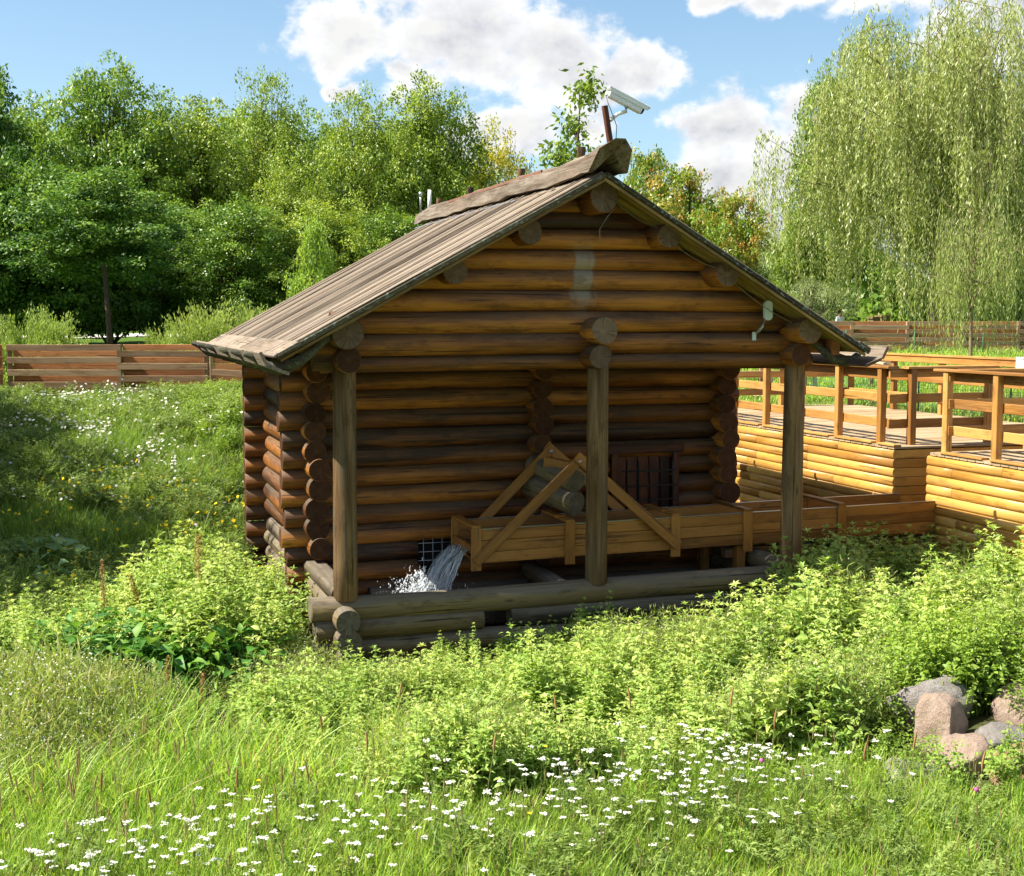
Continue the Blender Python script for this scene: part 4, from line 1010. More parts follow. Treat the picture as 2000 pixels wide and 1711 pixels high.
def scatter(name, pts, rots, scales, idx, temps, label, cat=None, kind='stuff'):
    """one stuff object: templates instanced on points"""
    n = len(pts); me = bpy.data.meshes.new(name); me.vertices.add(n); me.vertices.foreach_set('co', np.asarray(pts, np.float32).ravel())
    a = me.attributes.new('rot', 'FLOAT_VECTOR', 'POINT'); a.data.foreach_set('vector', np.asarray(rots, np.float32).ravel())
    a = me.attributes.new('scl', 'FLOAT', 'POINT'); a.data.foreach_set('value', np.asarray(scales, np.float32))
    a = me.attributes.new('idx', 'INT', 'POINT'); a.data.foreach_set('value', np.asarray(idx, np.int32))
    o = bpy.data.objects.new(name, me); COL.objects.link(o)
    c = bpy.data.collections.new(name + '_templates')
    for i, t in enumerate(temps):
        ob = bpy.data.objects.new('%03d_leafy' % i, t); c.objects.link(ob)
    g = bpy.data.node_groups.new(name, 'GeometryNodeTree'); g.interface.new_socket('Geometry', in_out='INPUT', socket_type='NodeSocketGeometry'); g.interface.new_socket('Geometry', in_out='OUTPUT', socket_type='NodeSocketGeometry')
    N_ = g.nodes; ln = g.links; gi = N_.new('NodeGroupInput'); go = N_.new('NodeGroupOutput'); ip = N_.new('GeometryNodeInstanceOnPoints'); ci = N_.new('GeometryNodeCollectionInfo')
    ci.inputs['Collection'].default_value = c; ci.inputs['Separate Children'].default_value = True; ci.inputs['Reset Children'].default_value = True
    def na(nm, ty):
        x = N_.new('GeometryNodeInputNamedAttribute'); x.data_type = ty; x.inputs['Name'].default_value = nm; return x.outputs['Attribute']
    ln.new(gi.outputs[0], ip.inputs['Points']); ln.new(ci.outputs[0], ip.inputs['Instance']); ip.inputs['Pick Instance'].default_value = True
    ln.new(na('idx', 'INT'), ip.inputs['Instance Index']); ln.new(na('rot', 'FLOAT_VECTOR'), ip.inputs['Rotation']); ln.new(na('scl', 'FLOAT'), ip.inputs['Scale']); ln.new(ip.outputs[0], go.inputs[0])
    md = o.modifiers.new('scatter', 'NODES'); md.node_group = g
    return tag(o, label, cat, None, kind)

def place(n, box, cond, tilt=.12, smin=.75, smax=1.2, nt=1, seed=0, dz=0., sfun=None):
    rg = np.random.default_rng(seed); X = box[0] + (box[1] - box[0]) * rg.random(n); Y = box[2] + (box[3] - box[2]) * rg.random(n)
    k = cond(X, Y, rg); X, Y = X[k], Y[k]; m = len(X); Z = terrain(X, Y) + dz
    s = smin + (smax - smin) * rg.random(m)
    if sfun is not None: s = s * sfun(X, Y)
    return np.stack([X, Y, Z], 1), np.stack([rg.normal(0, tilt, m), rg.normal(0, tilt, m), rg.random(m) * 6.28], 1), s, rg.integers(0, nt, m)

def pnoise(X, Y, f=1., s=0.):
    return .5 + .25 * (np.sin(X * f * 1.7 + s + 1.3 * np.sin(Y * f * 1.1 + s)) + np.cos(Y * f * 1.9 - s * 1.7 + 1.1 * np.sin(X * f * 1.3)))

def in_cabin(X, Y): return (X > 2.0) & (X < 7.75) & (Y > 12.86) & (Y < 18.7)
def in_deck(X, Y): return (X > 9.7) & (X < 14.0) & (Y > 9.5) & (Y < 22.4)
def in_stream(X, Y): return ((np.abs(Y - 12.0 - .28 * (X - .6)) < .32) & (X < 3.2)) | ((np.abs(Y - 12.0) < .5) & (np.abs(X - .8) < .7))

# nettle-like weeds in front of the cabin
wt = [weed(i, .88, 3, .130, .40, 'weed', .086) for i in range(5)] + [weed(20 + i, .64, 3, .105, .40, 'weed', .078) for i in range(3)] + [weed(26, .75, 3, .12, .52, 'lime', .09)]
def wfront(X): return 8.40 + .35 * np.sin(X * 1.7) + .9 * ss(2.4, .6, X) - .2 * ss(4, 6, X)
def wcond(X, Y, rg):
    d = (Y > wfront(X) - .25 * rg.random(len(X))) & (Y < 12.80 - .15 * rg.random(len(X))) & (X > .75 + .45 * (Y < 11.2)) & ~in_stream(X, Y)
    gap = ((X - 6.08) ** 2 / .60 + (Y - 7.9) ** 2 / .9) < 1
    return d & ~gap & ~in_deck(X, Y)
def wh(X, Y): return (.50 + .30 * ss(1.5, 7.5, X) + .10 * pnoise(X, Y, 1.6)) * (1 - .45 * ss(3.4, 2.2, X) * ss(11.4, 12.4, Y)) * (.66 + .52 * pnoise(X, Y, 1.5, 3)) * 1.08 * (1 - .38 * ss(11.0, 12.3, Y) * ss(7.6, 6.6, X))
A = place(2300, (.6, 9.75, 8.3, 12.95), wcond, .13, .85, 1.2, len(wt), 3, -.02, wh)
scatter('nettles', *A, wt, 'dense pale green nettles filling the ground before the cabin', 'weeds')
A = place(380, (7.6, 9.75, 12.6, 14.3), lambda X, Y, rg: rg.random(len(X)) < .8, .13, .8, 1.1, len(wt), 31)
scatter('nettles_by_platform', *A, wt, 'nettles growing between cabin and platform wall', 'weeds')
# weeds along the cabin's left flank
hw_ = [seedy(150 + i, .62, 'galium', 'yarrow', 340, .26, .010, 40) for i in range(3)]
A = place(520, (.8, 8.6, 8.6, 12.2), lambda X, Y, rg: wcond(X, Y, rg) & (pnoise(X, Y, 1.3, 9) > .56), .15, .8, 1.15, 3, 33, 0, lambda X, Y: wh(X, Y) * 1.45)
scatter('hedge_bedstraw', *A, hw_, 'yellowish wispy flowering tops mixed among the nettles', 'weeds')
def lc(X, Y, rg): return ((X - 1.25) ** 2 / 1.1 + (Y - 14.3) ** 2 / 3.2 < 1) & ~in_cabin(X, Y) & ~in_stream(X, Y)
A = place(520, (-.2, 2.1, 12.4, 16.3), lc, .13, .75, 1.1, len(wt), 5, 0, lambda X, Y: .85 + .25 * ss(1.0, 0, np.abs(X - .9)))
scatter('nettles_by_wall', *A, wt, 'leafy nettles against the left flank of the cabin', 'weeds')
A = place(420, (-2.4, .3, 12.6, 14.9), lambda X, Y, rg: rg.random(len(X)) < .75, .13, .5, .8, len(wt), 6)
scatter('nettles_at_left', *A, wt, 'low nettles at the left edge beyond the bedstraw mound', 'weeds')
# young ones on the right by the boulders
yl = [weed(60 + i, .62, 4, .058, .62, 'lime', .055) for i in range(4)]
def bush(cx, cy, rx, ry): return lambda X, Y, rg: ((X - cx) ** 2 / rx ** 2 + (Y - cy) ** 2 / ry ** 2) < 1
def heap2(X, Y): q = ((X - 6.05) / .75) ** 2 + ((Y - 8.0) / .72) ** 2; return (q > .55) & (q < 1.2)
A = place(190, (6.0, 7.6, 8.2, 9.6), bush(6.72, 8.88, .52, .42), .22, .95, 1.4, 4, 8)
scatter('weeds_over_boulders', *A, yl, 'bushy yellow green weed with rounded leaves hanging over the boulders', 'weeds')
A = place(120, (5.0, 7.4, 6.2, 7.15), lambda X, Y, rg: (rg.random(len(X)) < .7), .2, .2, .4, 4, 81)
A2 = place(46, (5.25, 6.6, 7.2, 8.9), lambda X, Y, rg: heap2(X, Y), .3, .35, .7, 4, 82, .05)
A = tuple(np.concatenate([a, b]) for a, b in zip(A, A2))
scatter('weeds_before_boulders', *A, yl, 'low creeping weeds in front of the boulders', 'weeds')
# dock and broad leaves by the stream
bt = [broad(i, .38, 16, .125) for i in range(3)]
A = place(230, (-.3, 1.55, 12.45, 13.6), lambda X, Y, rg: rg.random(len(X)) < .9, .2, .9, 1.5, 3, 9)
scatter('dock_leaves', *A, bt, 'dark broad dock leaves on the far side of the stream', 'weeds')
rb = [broad(40 + i, .22, 9, .22, 'burdock', .95) for i in range(3)]
A = (np.array([(x, y, tz(x, y) + .2) for x, y in ((-.45, 16.7), (-.62, 17.6), (.28, 15.7), (.55, 15.4), (.75, 15.3), (1.0, 15.75), (.6, 15.0), (1.15, 16.0), (-.3, 17.2))]), np.zeros((9, 3)) + [[0, 0, i] for i in range(9)], np.linspace(.75, 1.0, 9), np.arange(9) % 3)
scatter('coltsfoot', *A, rb, 'pale round coltsfoot leaves low on the shaded bank', 'weeds')
# bedstraw mound
gm = [seedy(i) for i in range(4)]
def gc(X, Y, rg): return ((X + .55) ** 2 / 1.15 + (Y - 10.9) ** 2 / 2.6 < 1) & ~in_stream(X, Y)
A = place(680, (-1.7, 1.0, 9.2, 12.7), gc, .15, 1.0, 1.7, 4, 11, 0, lambda X, Y: .75 + .6 * ss(1.2, .0, np.hypot((X + .5), (Y - 11.0) * .7)))
scatter('bedstraw', *A, gm, 'airy mound of tiny white flowered bedstraw at the left edge', 'flowers')
A = place(110, (.9, 2.2, 12.2, 13.2), lambda X, Y, rg: (X < 2.05), .15, .7, 1.1, 4, 12); scatter('bedstraw_by_corner', *A, gm, 'wispy bedstraw at the cabin corner', 'flowers')

# grasses
gt_ = [tuft(i, .42, 26) for i in range(4)] + [tuft(10 + i, .36, 24, .007, dry=.12) for i in range(2)] + [tuft(14, .34, 22, .006, heads=1, dry=.3)]
def heap(X, Y): return ((X - 6.05) / .75) ** 2 + ((Y - 8.0) / .72) ** 2 < 1
def gcond(X, Y, rg): return ~heap(X, Y) & (Y < wfront(X) + .9) & ~(((X + .55) ** 2 / 1.0 + (Y - 10.9) ** 2 / 2.3) < 1) & ~in_stream(X, Y) & (Y > 4)
A = place(8200, (-2.2, 7.9, 5.2, 10.0), gcond, .14, .6, 1.15, len(gt_), 14, 0, lambda X, Y: .62 + .30 * pnoise(X, Y, .8) + .35 * ss(3.2, .5, X) * ss(7.8, 9.0, Y))
scatter('meadow_grass', *A, gt_, 'bright meadow grass along the foot of the photo', 'grass')
tall = [tuft(80 + i, .72, 26, .011, spread=.12, droop=.75) for i in range(3)]
A = place(1100, (-1.6, 2.6, 8.4, 11.9), lambda X, Y, rg: (Y < 10.75 + .1 * X) & (Y > 8.9 - .3 * rg.random(len(X))) & ((X > .05) | (Y < 9.7)) & (pnoise(X, Y, 1.2, 2) > .3) & ~((X > 1.5) & (Y > 9.7)), .2, .6, 1.0, 3, 15)
scatter('tall_grass', *A, tall, 'tall arching grass between stream and meadow at the left', 'grass')
ft = [fern_clump(i) for i in range(3)]
A = place(520, (-2.0, 7.6, 5.4, 9.4), lambda X, Y, rg: gcond(X, Y, rg) & (Y < 9.0), .2, .6, 1.1, 3, 16); scatter('yarrow_foliage', *A, ft, 'feathery low foliage among the meadow grass', 'foliage')
def clov(X, Y, rg): return gcond(X, Y, rg) & (pnoise(X, Y, 1.4, 5) > .55)
cl = [weed(90 + i, .20, 5, .045, .7, 'lime', .035, False) for i in range(3)]
A = place(420, (-2, 7.6, 5.4, 9.2), clov, .2, .7, 1.3, 3, 17); scatter('clover', *A, cl, 'patches of clover and small herbs in the meadow', 'foliage')
# the left bank
bk = [tuft(30 + i, .40, 26, .010, 'grass_dark', .16, .7) for i in range(4)]
def bc(X, Y, rg): return (X < 2.2 + 1.2 * (Y > 19)) & (Y > 12.9 + .6 * (X < 0) ) & ~in_stream(X, Y) & ~in_cabin(X, Y) & ~((X > .1) & (Y < 15))
A = place(7600, (-4.2, 3.3, 13.2, 28.6), bc, .2, .6, 1.25, 4, 18, 0, lambda X, Y: (.55 + .55 * pnoise(X, Y, 1.1, 1)) * (1 - .45 * ss(25.5, 28, Y))); scatter('bank_grass', *A, bk, 'deep green grass covering the left bank', 'grass')
A = place(3000, (-4.2, 3.3, 15, 28.2), lambda X, Y, rg: bc(X, Y, rg) & (pnoise(X, Y, .8, 4) > .38), .2, .8, 1.5, 3, 19); scatter('bank_ferns', *A, ft, 'feathery green herbs on the left bank', 'foliage')
bw = [weed(110 + i, .40, 4, .06, .5, 'lime', .05) for i in range(3)]
A = place(800, (-4, 3.2, 21.0, 28.2), lambda X, Y, rg: (pnoise(X, Y, 1.0, 8) > .34), .2, .35, .85, 3, 20, 0, lambda X, Y: .7 + .5 * ss(1.2, 2.4, X)); scatter('bank_weeds', *A, bw, 'sunlit weeds along the top of the left bank', 'weeds')
A = place(300, (1.6, 3.6, 20.0, 27.0), lambda X, Y, rg: (rg.random(len(X)) < .8) & (X > 2.7 - .25 * (Y - 20)), .2, .5, 1.15, 3, 201, 0); scatter('bank_bramble', *A, bw, 'leafy bramble where the bank meets the cabin', 'weeds')
wf = [seedy(70 + i, .30, 'fern', 'yarrow', 14, .3, .052, 9) for i in range(3)]
A = place(900, (-4, 3.0, 17.5, 28.2), lambda X, Y, rg: bc(X, Y, rg) & (rg.random(len(X)) < ss(16.5, 24, Y)) & (pnoise(X, Y, .9, 6) > .25), .2, .8, 1.2, 3, 21); scatter('bank_daisies', *A, wf, 'small white flowers speckling the left bank', 'flowers')
yf = [seedy(75 + i, .40, 'grass_dark', 'yellow', 20, .3, .052, 6) for i in range(3)]
A = place(150, (-1.5, 2.1, 14.5, 22), lambda X, Y, rg: bc(X, Y, rg) & (rg.random(len(X)) < .3 + .6 * ss(-.5, 2, X)), .2, .8, 1.3, 3, 22); scatter('bank_buttercups', *A, yf, 'yellow flowers dotted near the left flank of the cabin', 'flowers')
# lawn blades behind the platform and far right
lt = [tuft(50 + i, .16, 26, .012, 'grass', .2, .6) for i in range(3)]
A = place(5200, (13.9, 34, 13, 44), lambda X, Y, rg: (X / Y < .92) & (X / Y > .33), .2, .8, 1.5, 3, 23, 0, lambda X, Y: 1 + .8 * ss(34, 42, Y)); scatter('lawn_grass', *A, lt, 'short lawn grass behind the platform', 'grass')
A = place(1500, (9.5, 18, 22.5, 33), lambda X, Y, rg: rg.random(len(X)) < .9, .2, .8, 1.4, 3, 24); scatter('lawn_grass_centre', *A, lt, 'lawn grass seen between the railings', 'grass')
lm = [weed(130 + i, .5, 3, .08, .35, 'shrub', .06) for i in range(2)]
A = place(420, (24, 40, 36, 44), lambda X, Y, rg: (np.abs(Y - 44.6 + .30 * (X - 26.5) + 1.6) < .7), .2, .5, 1.1, 2, 25); scatter('fence_weeds', *A, lm + [yf[0]], 'straggly weeds along the foot of the long fence', 'weeds')

# ---- yarrow: each plant a thing
def yarrow_mesh(seed):
    rg = np.random.default_rng(seed); parts = []; h = .42 + .16 * rg.random(); parts_mi = []
    top = np.array([rg.normal(0, .04), rg.normal(0, .04), h]); V, F = tube_np([[0, 0, 0], top * [.4, .4, .55], top], .0022, 4); parts.append((V, F, .4, .4)); parts_mi.append(np.zeros(len(F), int))
    nh = rg.integers(5, 9); P0, D, N, Ln = [], [], [], []
    for i in range(nh):
        a = i * 2.4; r = .034 * math.sqrt(i / nh) * (1 + .3 * rg.random()); c = top + [cos(a) * r, sin(a) * r, .003 * rg.normal() + .004]
        V, F = tube_np([top - [0, 0, .05], c], .0012, 3); parts.append((V, F, .5, 0.)); parts_mi.append(np.zeros(len(F), int))
        # a domed floret cluster
        rr = .009 + .005 * rg.random(); k = 8; th = np.linspace(0, 2 * pi, k, endpoint=False)
        ringo = np.stack([c[0] + np.cos(th) * rr * (1 + .2 * rg.random(k)), c[1] + np.sin(th) * rr * (1 + .2 * rg.random(k)), np.full(k, c[2]) + .002 * rg.normal(size=k)], 1)
        ringi = np.stack([c[0] + np.cos(th) * rr * .5, c[1] + np.sin(th) * rr * .5, np.full(k, c[2] + .004)], 1); ringc = np.tile(c + [0, 0, .005], (k, 1))
        Vv = np.concatenate([ringo, ringi, ringc]); Ff = np.array([(j, (j + 1) % k, k + (j + 1) % k, k + j) for j in range(k)] + [(k + j, k + (j + 1) % k, 2 * k + (j + 1) % k, 2 * k + j) for j in range(k)])
        parts.append((Vv, Ff, rg.random(), 0.)); parts_mi.append(np.ones(len(Ff), int))
    for i in range(7):
        z = h * (.1 + .7 * i / 7); a = i * 2.2
        for q in range(6): P0.append(np.array([cos(a) * .012 * q, sin(a) * .012 * q, z + .004 * q])); D.append(rg.normal(0, 1, 3)); N.append(rg.normal(0, 1, 3)); Ln.append(.02)
    P0, D, N, Ln = map(np.array, (P0, D, N, Ln)); V, F = leaf_quads(P0, D, N, Ln, Ln * .3); parts.append((V, F, .4, 0.)); parts_mi.append(np.zeros(len(F), int))
    V, F, t, s = join(parts); return raw_mesh('yarrow', V, F, (L['fern'], L['yarrow']), t, s, np.concatenate(parts_mi))
YM = [yarrow_mesh(i) for i in range(6)]
def yarrows():
    rg = np.random.default_rng(77); n = 0
    # drifts: centre, spread, count
    for (cx, cy, sx, sy, k, wh) in ((.25, 7.85, .75, .30, 78, 'in the drift at the bottom left'), (1.3, 8.15, .6, .3, 30, 'scattered left of the main drift'), (2.9, 8.0, .65, .30, 62, 'in the main drift at bottom centre'), (3.6, 8.2, .45, .28, 56, 'in the right half of the main drift'), (4.35, 8.05, .35, .25, 26, 'thinly spread right of the main drift'), (2.2, 7.4, .8, .25, 12, 'single low one in the grass below the drifts'), (4.0, 8.7, .3, .15, 16, 'tall against the nettles above the main drift')):
        for i in range(k):
            x, y = rg.normal(cx, sx), rg.normal(cy - .68, sy)
            if y > float(wfront(np.array(x))) + .15: continue
            o = link('yarrow', YM[rg.integers(0, 6)], None, loc=(x, y, tz(x, y) - .02)); o.rotation_euler = (rg.normal(0, .05), rg.normal(0, .05), rg.random() * 6.28); s = .75 + .35 * rg.random(); o.scale = (s * .62, s * .62, s)
            tag(o, 'white flat headed yarrow ' + wh, 'flower', 'yarrow flowers ' + wh); n += 1
yarrows()
def ycond(X, Y, rg): return gcond(X, Y, rg) & (rg.random(len(X)) < np.exp(-((Y - 7.2 - .06 * X) / .42) ** 2) * (.35 + .65 * np.exp(-((X - 3.2) / .9) ** 2) + .5 * np.exp(-(X / .8) ** 2)))
A = place(900, (-.8, 4.8, 6.2, 8.4), ycond, .06, .45, .70, 6, 91); scatter('small_yarrow', *A, YM, 'smaller yarrow heads filling in between the larger ones', 'flowers')
for (x, y, c, lab) in ((4.15, 7.55, (.55, .12, .35), 'pink clover head right of the yarrow drift'), (5.05, 6.55, (.50, .10, .30), 'pink clover head near the bottom right corner')):
    c_ = thing('clover_flower', (x, y, tz(x, y)), lab, 'flower'); z = tz(x, y)
    tube('stem', [(x, y, z), (x + .02, y, z + .2), (x, y, z + .38)], .0025, L['grass'], c_, 5); pm = simple('pink_petals', c, .8, 0, .2, .4, 90)
    V, F = tube_np([[0, 0, -.012], [0, 0, -.004], [0, 0, .010], [0, 0, .018]], [.006, .014, .013, .004], 8); link('head', raw_mesh('h', V, F, (pm,), smooth=True), c_, loc=(x, y, z + .385))
for (x, y) in ((2.9, 8.25), (2.35, 6.95), (1.0, 8.35)):
    b_ = thing('buttercup', (x, y, tz(x, y)), {2.9: 'yellow buttercup above the yarrow drift', 2.35: 'yellow buttercup low in the front grass', 1.0: 'yellow buttercup in the tall grass on the left'}[x], 'flower'); z = tz(x, y)
    tube('stem', [(x, y, z), (x + .02, y, z + .2), (x, y, z + .42)], .002, L['grass'], b_, 5)
    th = np.arange(5) * 1.257; P0 = np.zeros((5, 3)); V, F = leaf_quads(P0, np.stack([np.cos(th), np.sin(th), np.full(5, .5)], 1), np.tile([0, 0, 1.], (5, 1)), np.full(5, .018), np.full(5, .016)); link('petals', raw_mesh('p', V, F, (L['yellow'],), np.full(5, .5)), b_, loc=(x, y, z + .42))

# ---- dock plants with rusty seed spikes, and dry stalks
def dock(x, y, h, lean, lab, mat='seed', fat=1.):
    z = tz(x, y) - .02; root = thing('dock_plant', (x, y, z), lab, 'plant', 'dock plants by the stream'); rg = np.random.default_rng(int(abs(x * 100) + y * 10))
    ax = np.array([[0, 0, 0], [lean * .3, 0, h * .4], [lean * .7, 0, h * .75], [lean, 0, h]]); V, F = tube_np(ax, [.006, .005, .004, .002], 5); link('stem', raw_mesh('s', V, F, (L['seed'],), np.full(len(F), .2)), root, loc=(x, y, z))
    n = int(520 * fat); t = .52 + .48 * rg.random(n); a = rg.random(n) * 6.28; w = .035 * fat * np.sin(np.clip((1 - t) / .48, .05, 1) ** .6 * pi * .75) * rg.random(n) ** .5
    br = np.floor(rg.random(n) * 7) * .9; a = br + rg.normal(0, .25, n); P0 = np.stack([lean * t + np.cos(a) * w, np.sin(a) * w, h * t + w * .6], 1); D = rg.normal(0, 1, (n, 3)) + [0, 0, -.4]; N = rg.normal(0, 1, (n, 3))
    V, F = leaf_quads(P0, D, N, .012 + .006 * rg.random(n), .009 + .004 * rg.random(n)); link('seed_head', raw_mesh('h', V, F, (L[mat],), np.clip(rg.normal(.5, .25, n), 0, 1)), root, loc=(x, y, z))
    k = 7; a = np.arange(k) * 2.4; V, F, c = leaf_curved(np.stack([np.zeros(k) + lean * .3, np.zeros(k), np.linspace(.05, h * .5, k)], 1), np.stack([np.cos(a), np.sin(a), np.full(k, .5)], 1), np.tile([0, 0, 1.], (k, 1)), np.linspace(.2, .11, k), np.linspace(.055, .03, k)); link('leaves', raw_mesh('l', V, F, (L['dock'],), np.full(len(F), .8), smooth=True), root, loc=(x, y, z))
dock(.17, 13.9, 1.05, -.03, 'tall upright dock with a rust brown seed spike, leftmost by the shaded bank')
dock(.62, 14.1, .85, -.20, 'dock spike leaning left between its taller neighbours')
dock(1.08, 13.9, 1.28, .02, 'tallest open dock seed head, against the nettles by the cabin', fat=1.5)
dock(.60, 11.25, .62, .02, 'yellowish dock spike in front of the stream', fat=.7)
dock(.86, 11.3, .48, .05, 'shorter rusty dock spike right of the yellowish one', fat=.6)
dock(1.28, 13.0, .42, .05, 'dark red dried dock head near the cabin corner', fat=.5)
def stalks():
    rg = np.random.default_rng(5)
    parts = []; 
    for (x, y, h) in ((.02, 7.9, .55), (.8, 8.0, .5), (1.55, 8.75, .62), (1.7, 8.2, .5), (2.0, 9.0, .7), (3.1, 8.4, .6), (3.7, 8.5, .6), (4.25, 8.3, .62), (4.5, 8.1, .5), (2.4, 8.0, .5), (.35, 8.1, .4), (1.15, 8.35, .35), (1.35, 8.3, .35), (5.0, 7.2, .45), (4.7, 7.3, .4), (5.3, 6.9, .4)):
        o = thing('seed_stalk', (x, y, tz(x, y)), 'dry brown grass seed stalk standing above the front meadow', 'grass stalk', 'dry seed stalks in the front meadow'); z = tz(x, y); a = rg.random() * 6.28; q = .12 * h
        p = [[0, 0, 0], [cos(a) * q * .4, sin(a) * q * .4, h * .6], [cos(a) * q, sin(a) * q, h]]
        V, F = tube_np(p, [.0025, .002, .0015], 4); link('stem', raw_mesh('s', V, F, (L['grass_dry'],), np.full(len(F), .4)), o, loc=(x, y, z))
        V, F = tube_np([p[2], np.array(p[2]) + [0, 0, .04], np.array(p[2]) + [cos(a) * .01, sin(a) * .01, .10], np.array(p[2]) + [cos(a) * .02, sin(a) * .02, .14]], [.003, .008, .007, .002], 6); link('seed_head', raw_mesh('h', V, F, (L['seed'],), np.full(len(F), .5)), o, loc=(x, y, z))
stalks()

# ---------------------------------------------------------------- boulders
def stone_mat(name, c0, c1, c2):
    m, t = new_mat(name); o = t.node('ShaderNodeTexCoord').outputs['Object']; n = t.noise(o, 2.2, 8, .75); s = t.noise(o, 22., 5, .75)
    c = t.ramp(t.math('ADD', t.math('MULTIPLY', n, .6), t.math('MULTIPLY', s, .4)), [(.3, c0), (.5, c1), (.72, c2)])
    sp = t.mapr(t.noise(o, 45., 2, .6), .60, .66); c = t.mix(t.math('MULTIPLY', sp, .6), c, (.06, .05, .05)); li = t.mapr(t.noise(o, 6., 6, .7), .56, .62); c = t.mix(t.math('MULTIPLY', li, .45), c, (.22, .24, .16))
    finish(t, c, .9, t.math('ADD', n, t.math('MULTIPLY', s, .35)), 1., .06, .1); return m
SP = stone_mat('pink_granite', (.24, .155, .115), (.46, .33, .25), (.60, .48, .39)); SG = stone_mat('grey_granite', (.17, .145, .13), (.34, .30, .27), (.50, .46, .42)); SO = stone_mat('ochre_stone', (.25, .15, .07), (.42, .28, .14), (.52, .40, .25))
def boulder(x, y, z, sx, sy, sz, mat, lab, seed, rot=0, tilt=0, group='granite boulders at the right edge'):
    import bmesh
    bm = bmesh.new(); bmesh.ops.create_icosphere(bm, subdivisions=4, radius=1); rg = np.random.default_rng(seed); k = rg.normal(0, 1, (9, 3)); ph = rg.random(9) * 6.28; pl = unit(rg.normal(0, 1, (7, 3)))
    for v in bm.verts:
        p = np.array(v.co)
        for q in pl:
            d = p @ q
            if d > .66: p = p - q * (d - .66) * .92
        r = 1 + .015 * sum(math.sin(11 * k[i] @ p + ph[i]) for i in range(9)) + .10 * sum(math.sin(1.3 * k[i] @ p + ph[i]) for i in range(4)) / 2 + .03 * sum(math.sin(4.5 * k[i] @ p + ph[i]) for i in range(4, 9)) / 2
        v.co = Vector(p * r) * 1.0
    me = bpy.data.meshes.new('boulder'); bm.to_mesh(me); bm.free(); me.materials.append(mat); me.polygons.foreach_set('use_smooth', np.ones(len(me.polygons), bool))
    o = bpy.data.objects.new('boulder', me); COL.objects.link(o); o.location = (x, y, z); o.scale = (sx, sy, sz); o.rotation_euler = (tilt, tilt * .6, rot); return tag(o, lab, 'boulder', group)
boulder(6.00, 8.26, 0.34, 0.23, 0.23, 0.32, SP, 'upright rough pinkish boulder left of the big smooth one', 34, .3, .1)
boulder(5.89, 7.74, 0.28, 0.30, 0.25, 0.27, SP, 'largest smooth pale pink boulder in the middle of the heap', 2, .2, .15)
boulder(5.52, 7.72, 0.12, 0.37, 0.30, 0.26, SG, 'grey rounded boulder low at the front of the heap', 3, .5, .1)
boulder(6.25, 8.62, 0.38, 0.39, 0.30, 0.27, SG, 'brownish boulder half in leaf shade behind the pink ones', 4, .1)
boulder(6.29, 7.90, 0.32, 0.31, 0.23, 0.17, SG, 'grey boulder dappled with leaf shadows right of the middle', 5, .6, .1)
boulder(6.13, 7.42, 0.25, 0.25, 0.25, 0.22, SO, 'ochre boulder cut by the right edge', 6, .2)
boulder(7.32, 8.95, 0.62, 0.31, 0.32, 0.32, SG, 'grey mottled boulder high at the right edge', 7)
boulder(7.02, 9.35, 0.68, 0.39, 0.23, 0.16, SP, 'flat pinkish rock peeping out above the yellow green bush', 8)
boulder(5.45, 7.38, 0.04, 0.17, 0.14, 0.10, SP, 'small pale stone at the grassy foot of the heap', 9)
boulder(6.82, 8.30, 0.41, 0.25, 0.25, 0.22, SP, 'pink boulder in the shade at the right edge below the mottled one', 10)
boulder(5.25, 7.55, 0.01, 0.22, 0.14, 0.12, SG, 'flat grey slab sunk in the grass left of the heap', 13)
boulder(.32, 11.55, -.04, .17, .15, .16, SP, 'single rounded stone beside the stream on the left', 11, group='stones by the stream')
rgb = np.random.default_rng(4)
for i, (x, y) in enumerate(((8.0, 15.4), (8.35, 15.9), (8.7, 15.3), (9.1, 16.2), (8.5, 16.6), (7.95, 16.3), (9.3, 15.4), (8.9, 17.0))):
    boulder(x, y, tz(x, y) + .12, .22 + .06 * rgb.random(), .2, .17, SP if i % 2 else SG, 'rounded stone in the channel between cabin and platform', 20 + i, i, .1, 'stones in the channel')
for i, (x, y) in enumerate(((3.7, 13.9), (4.15, 14.1), (4.5, 13.75), (3.1, 14.15))):
    boulder(x, y, .20, .22, .2, .14, SG, 'wet dark stone in the pool under the trough', 40 + i, i, .1, 'stones in the pool')

# ---------------------------------------------------------------- trees
def limb(rg, p0, p1, r0, r1, parts, n=6, wig=.06):
    p0, p1 = np.array(p0, float), np.array(p1, float); s = np.linspace(0, 1, n)[:, None]; d = np.linalg.norm(p1 - p0); w = np.cumsum(rg.normal(0, wig * d / n, (n, 3)), 0); w -= s * w[-1]
    pts = p0 + (p1 - p0) * s + w * (1 if n > 2 else 0); V, F = tube_np(pts, np.linspace(r0, r1, n), 6); parts.append((V, F, .5, 1.)); return pts

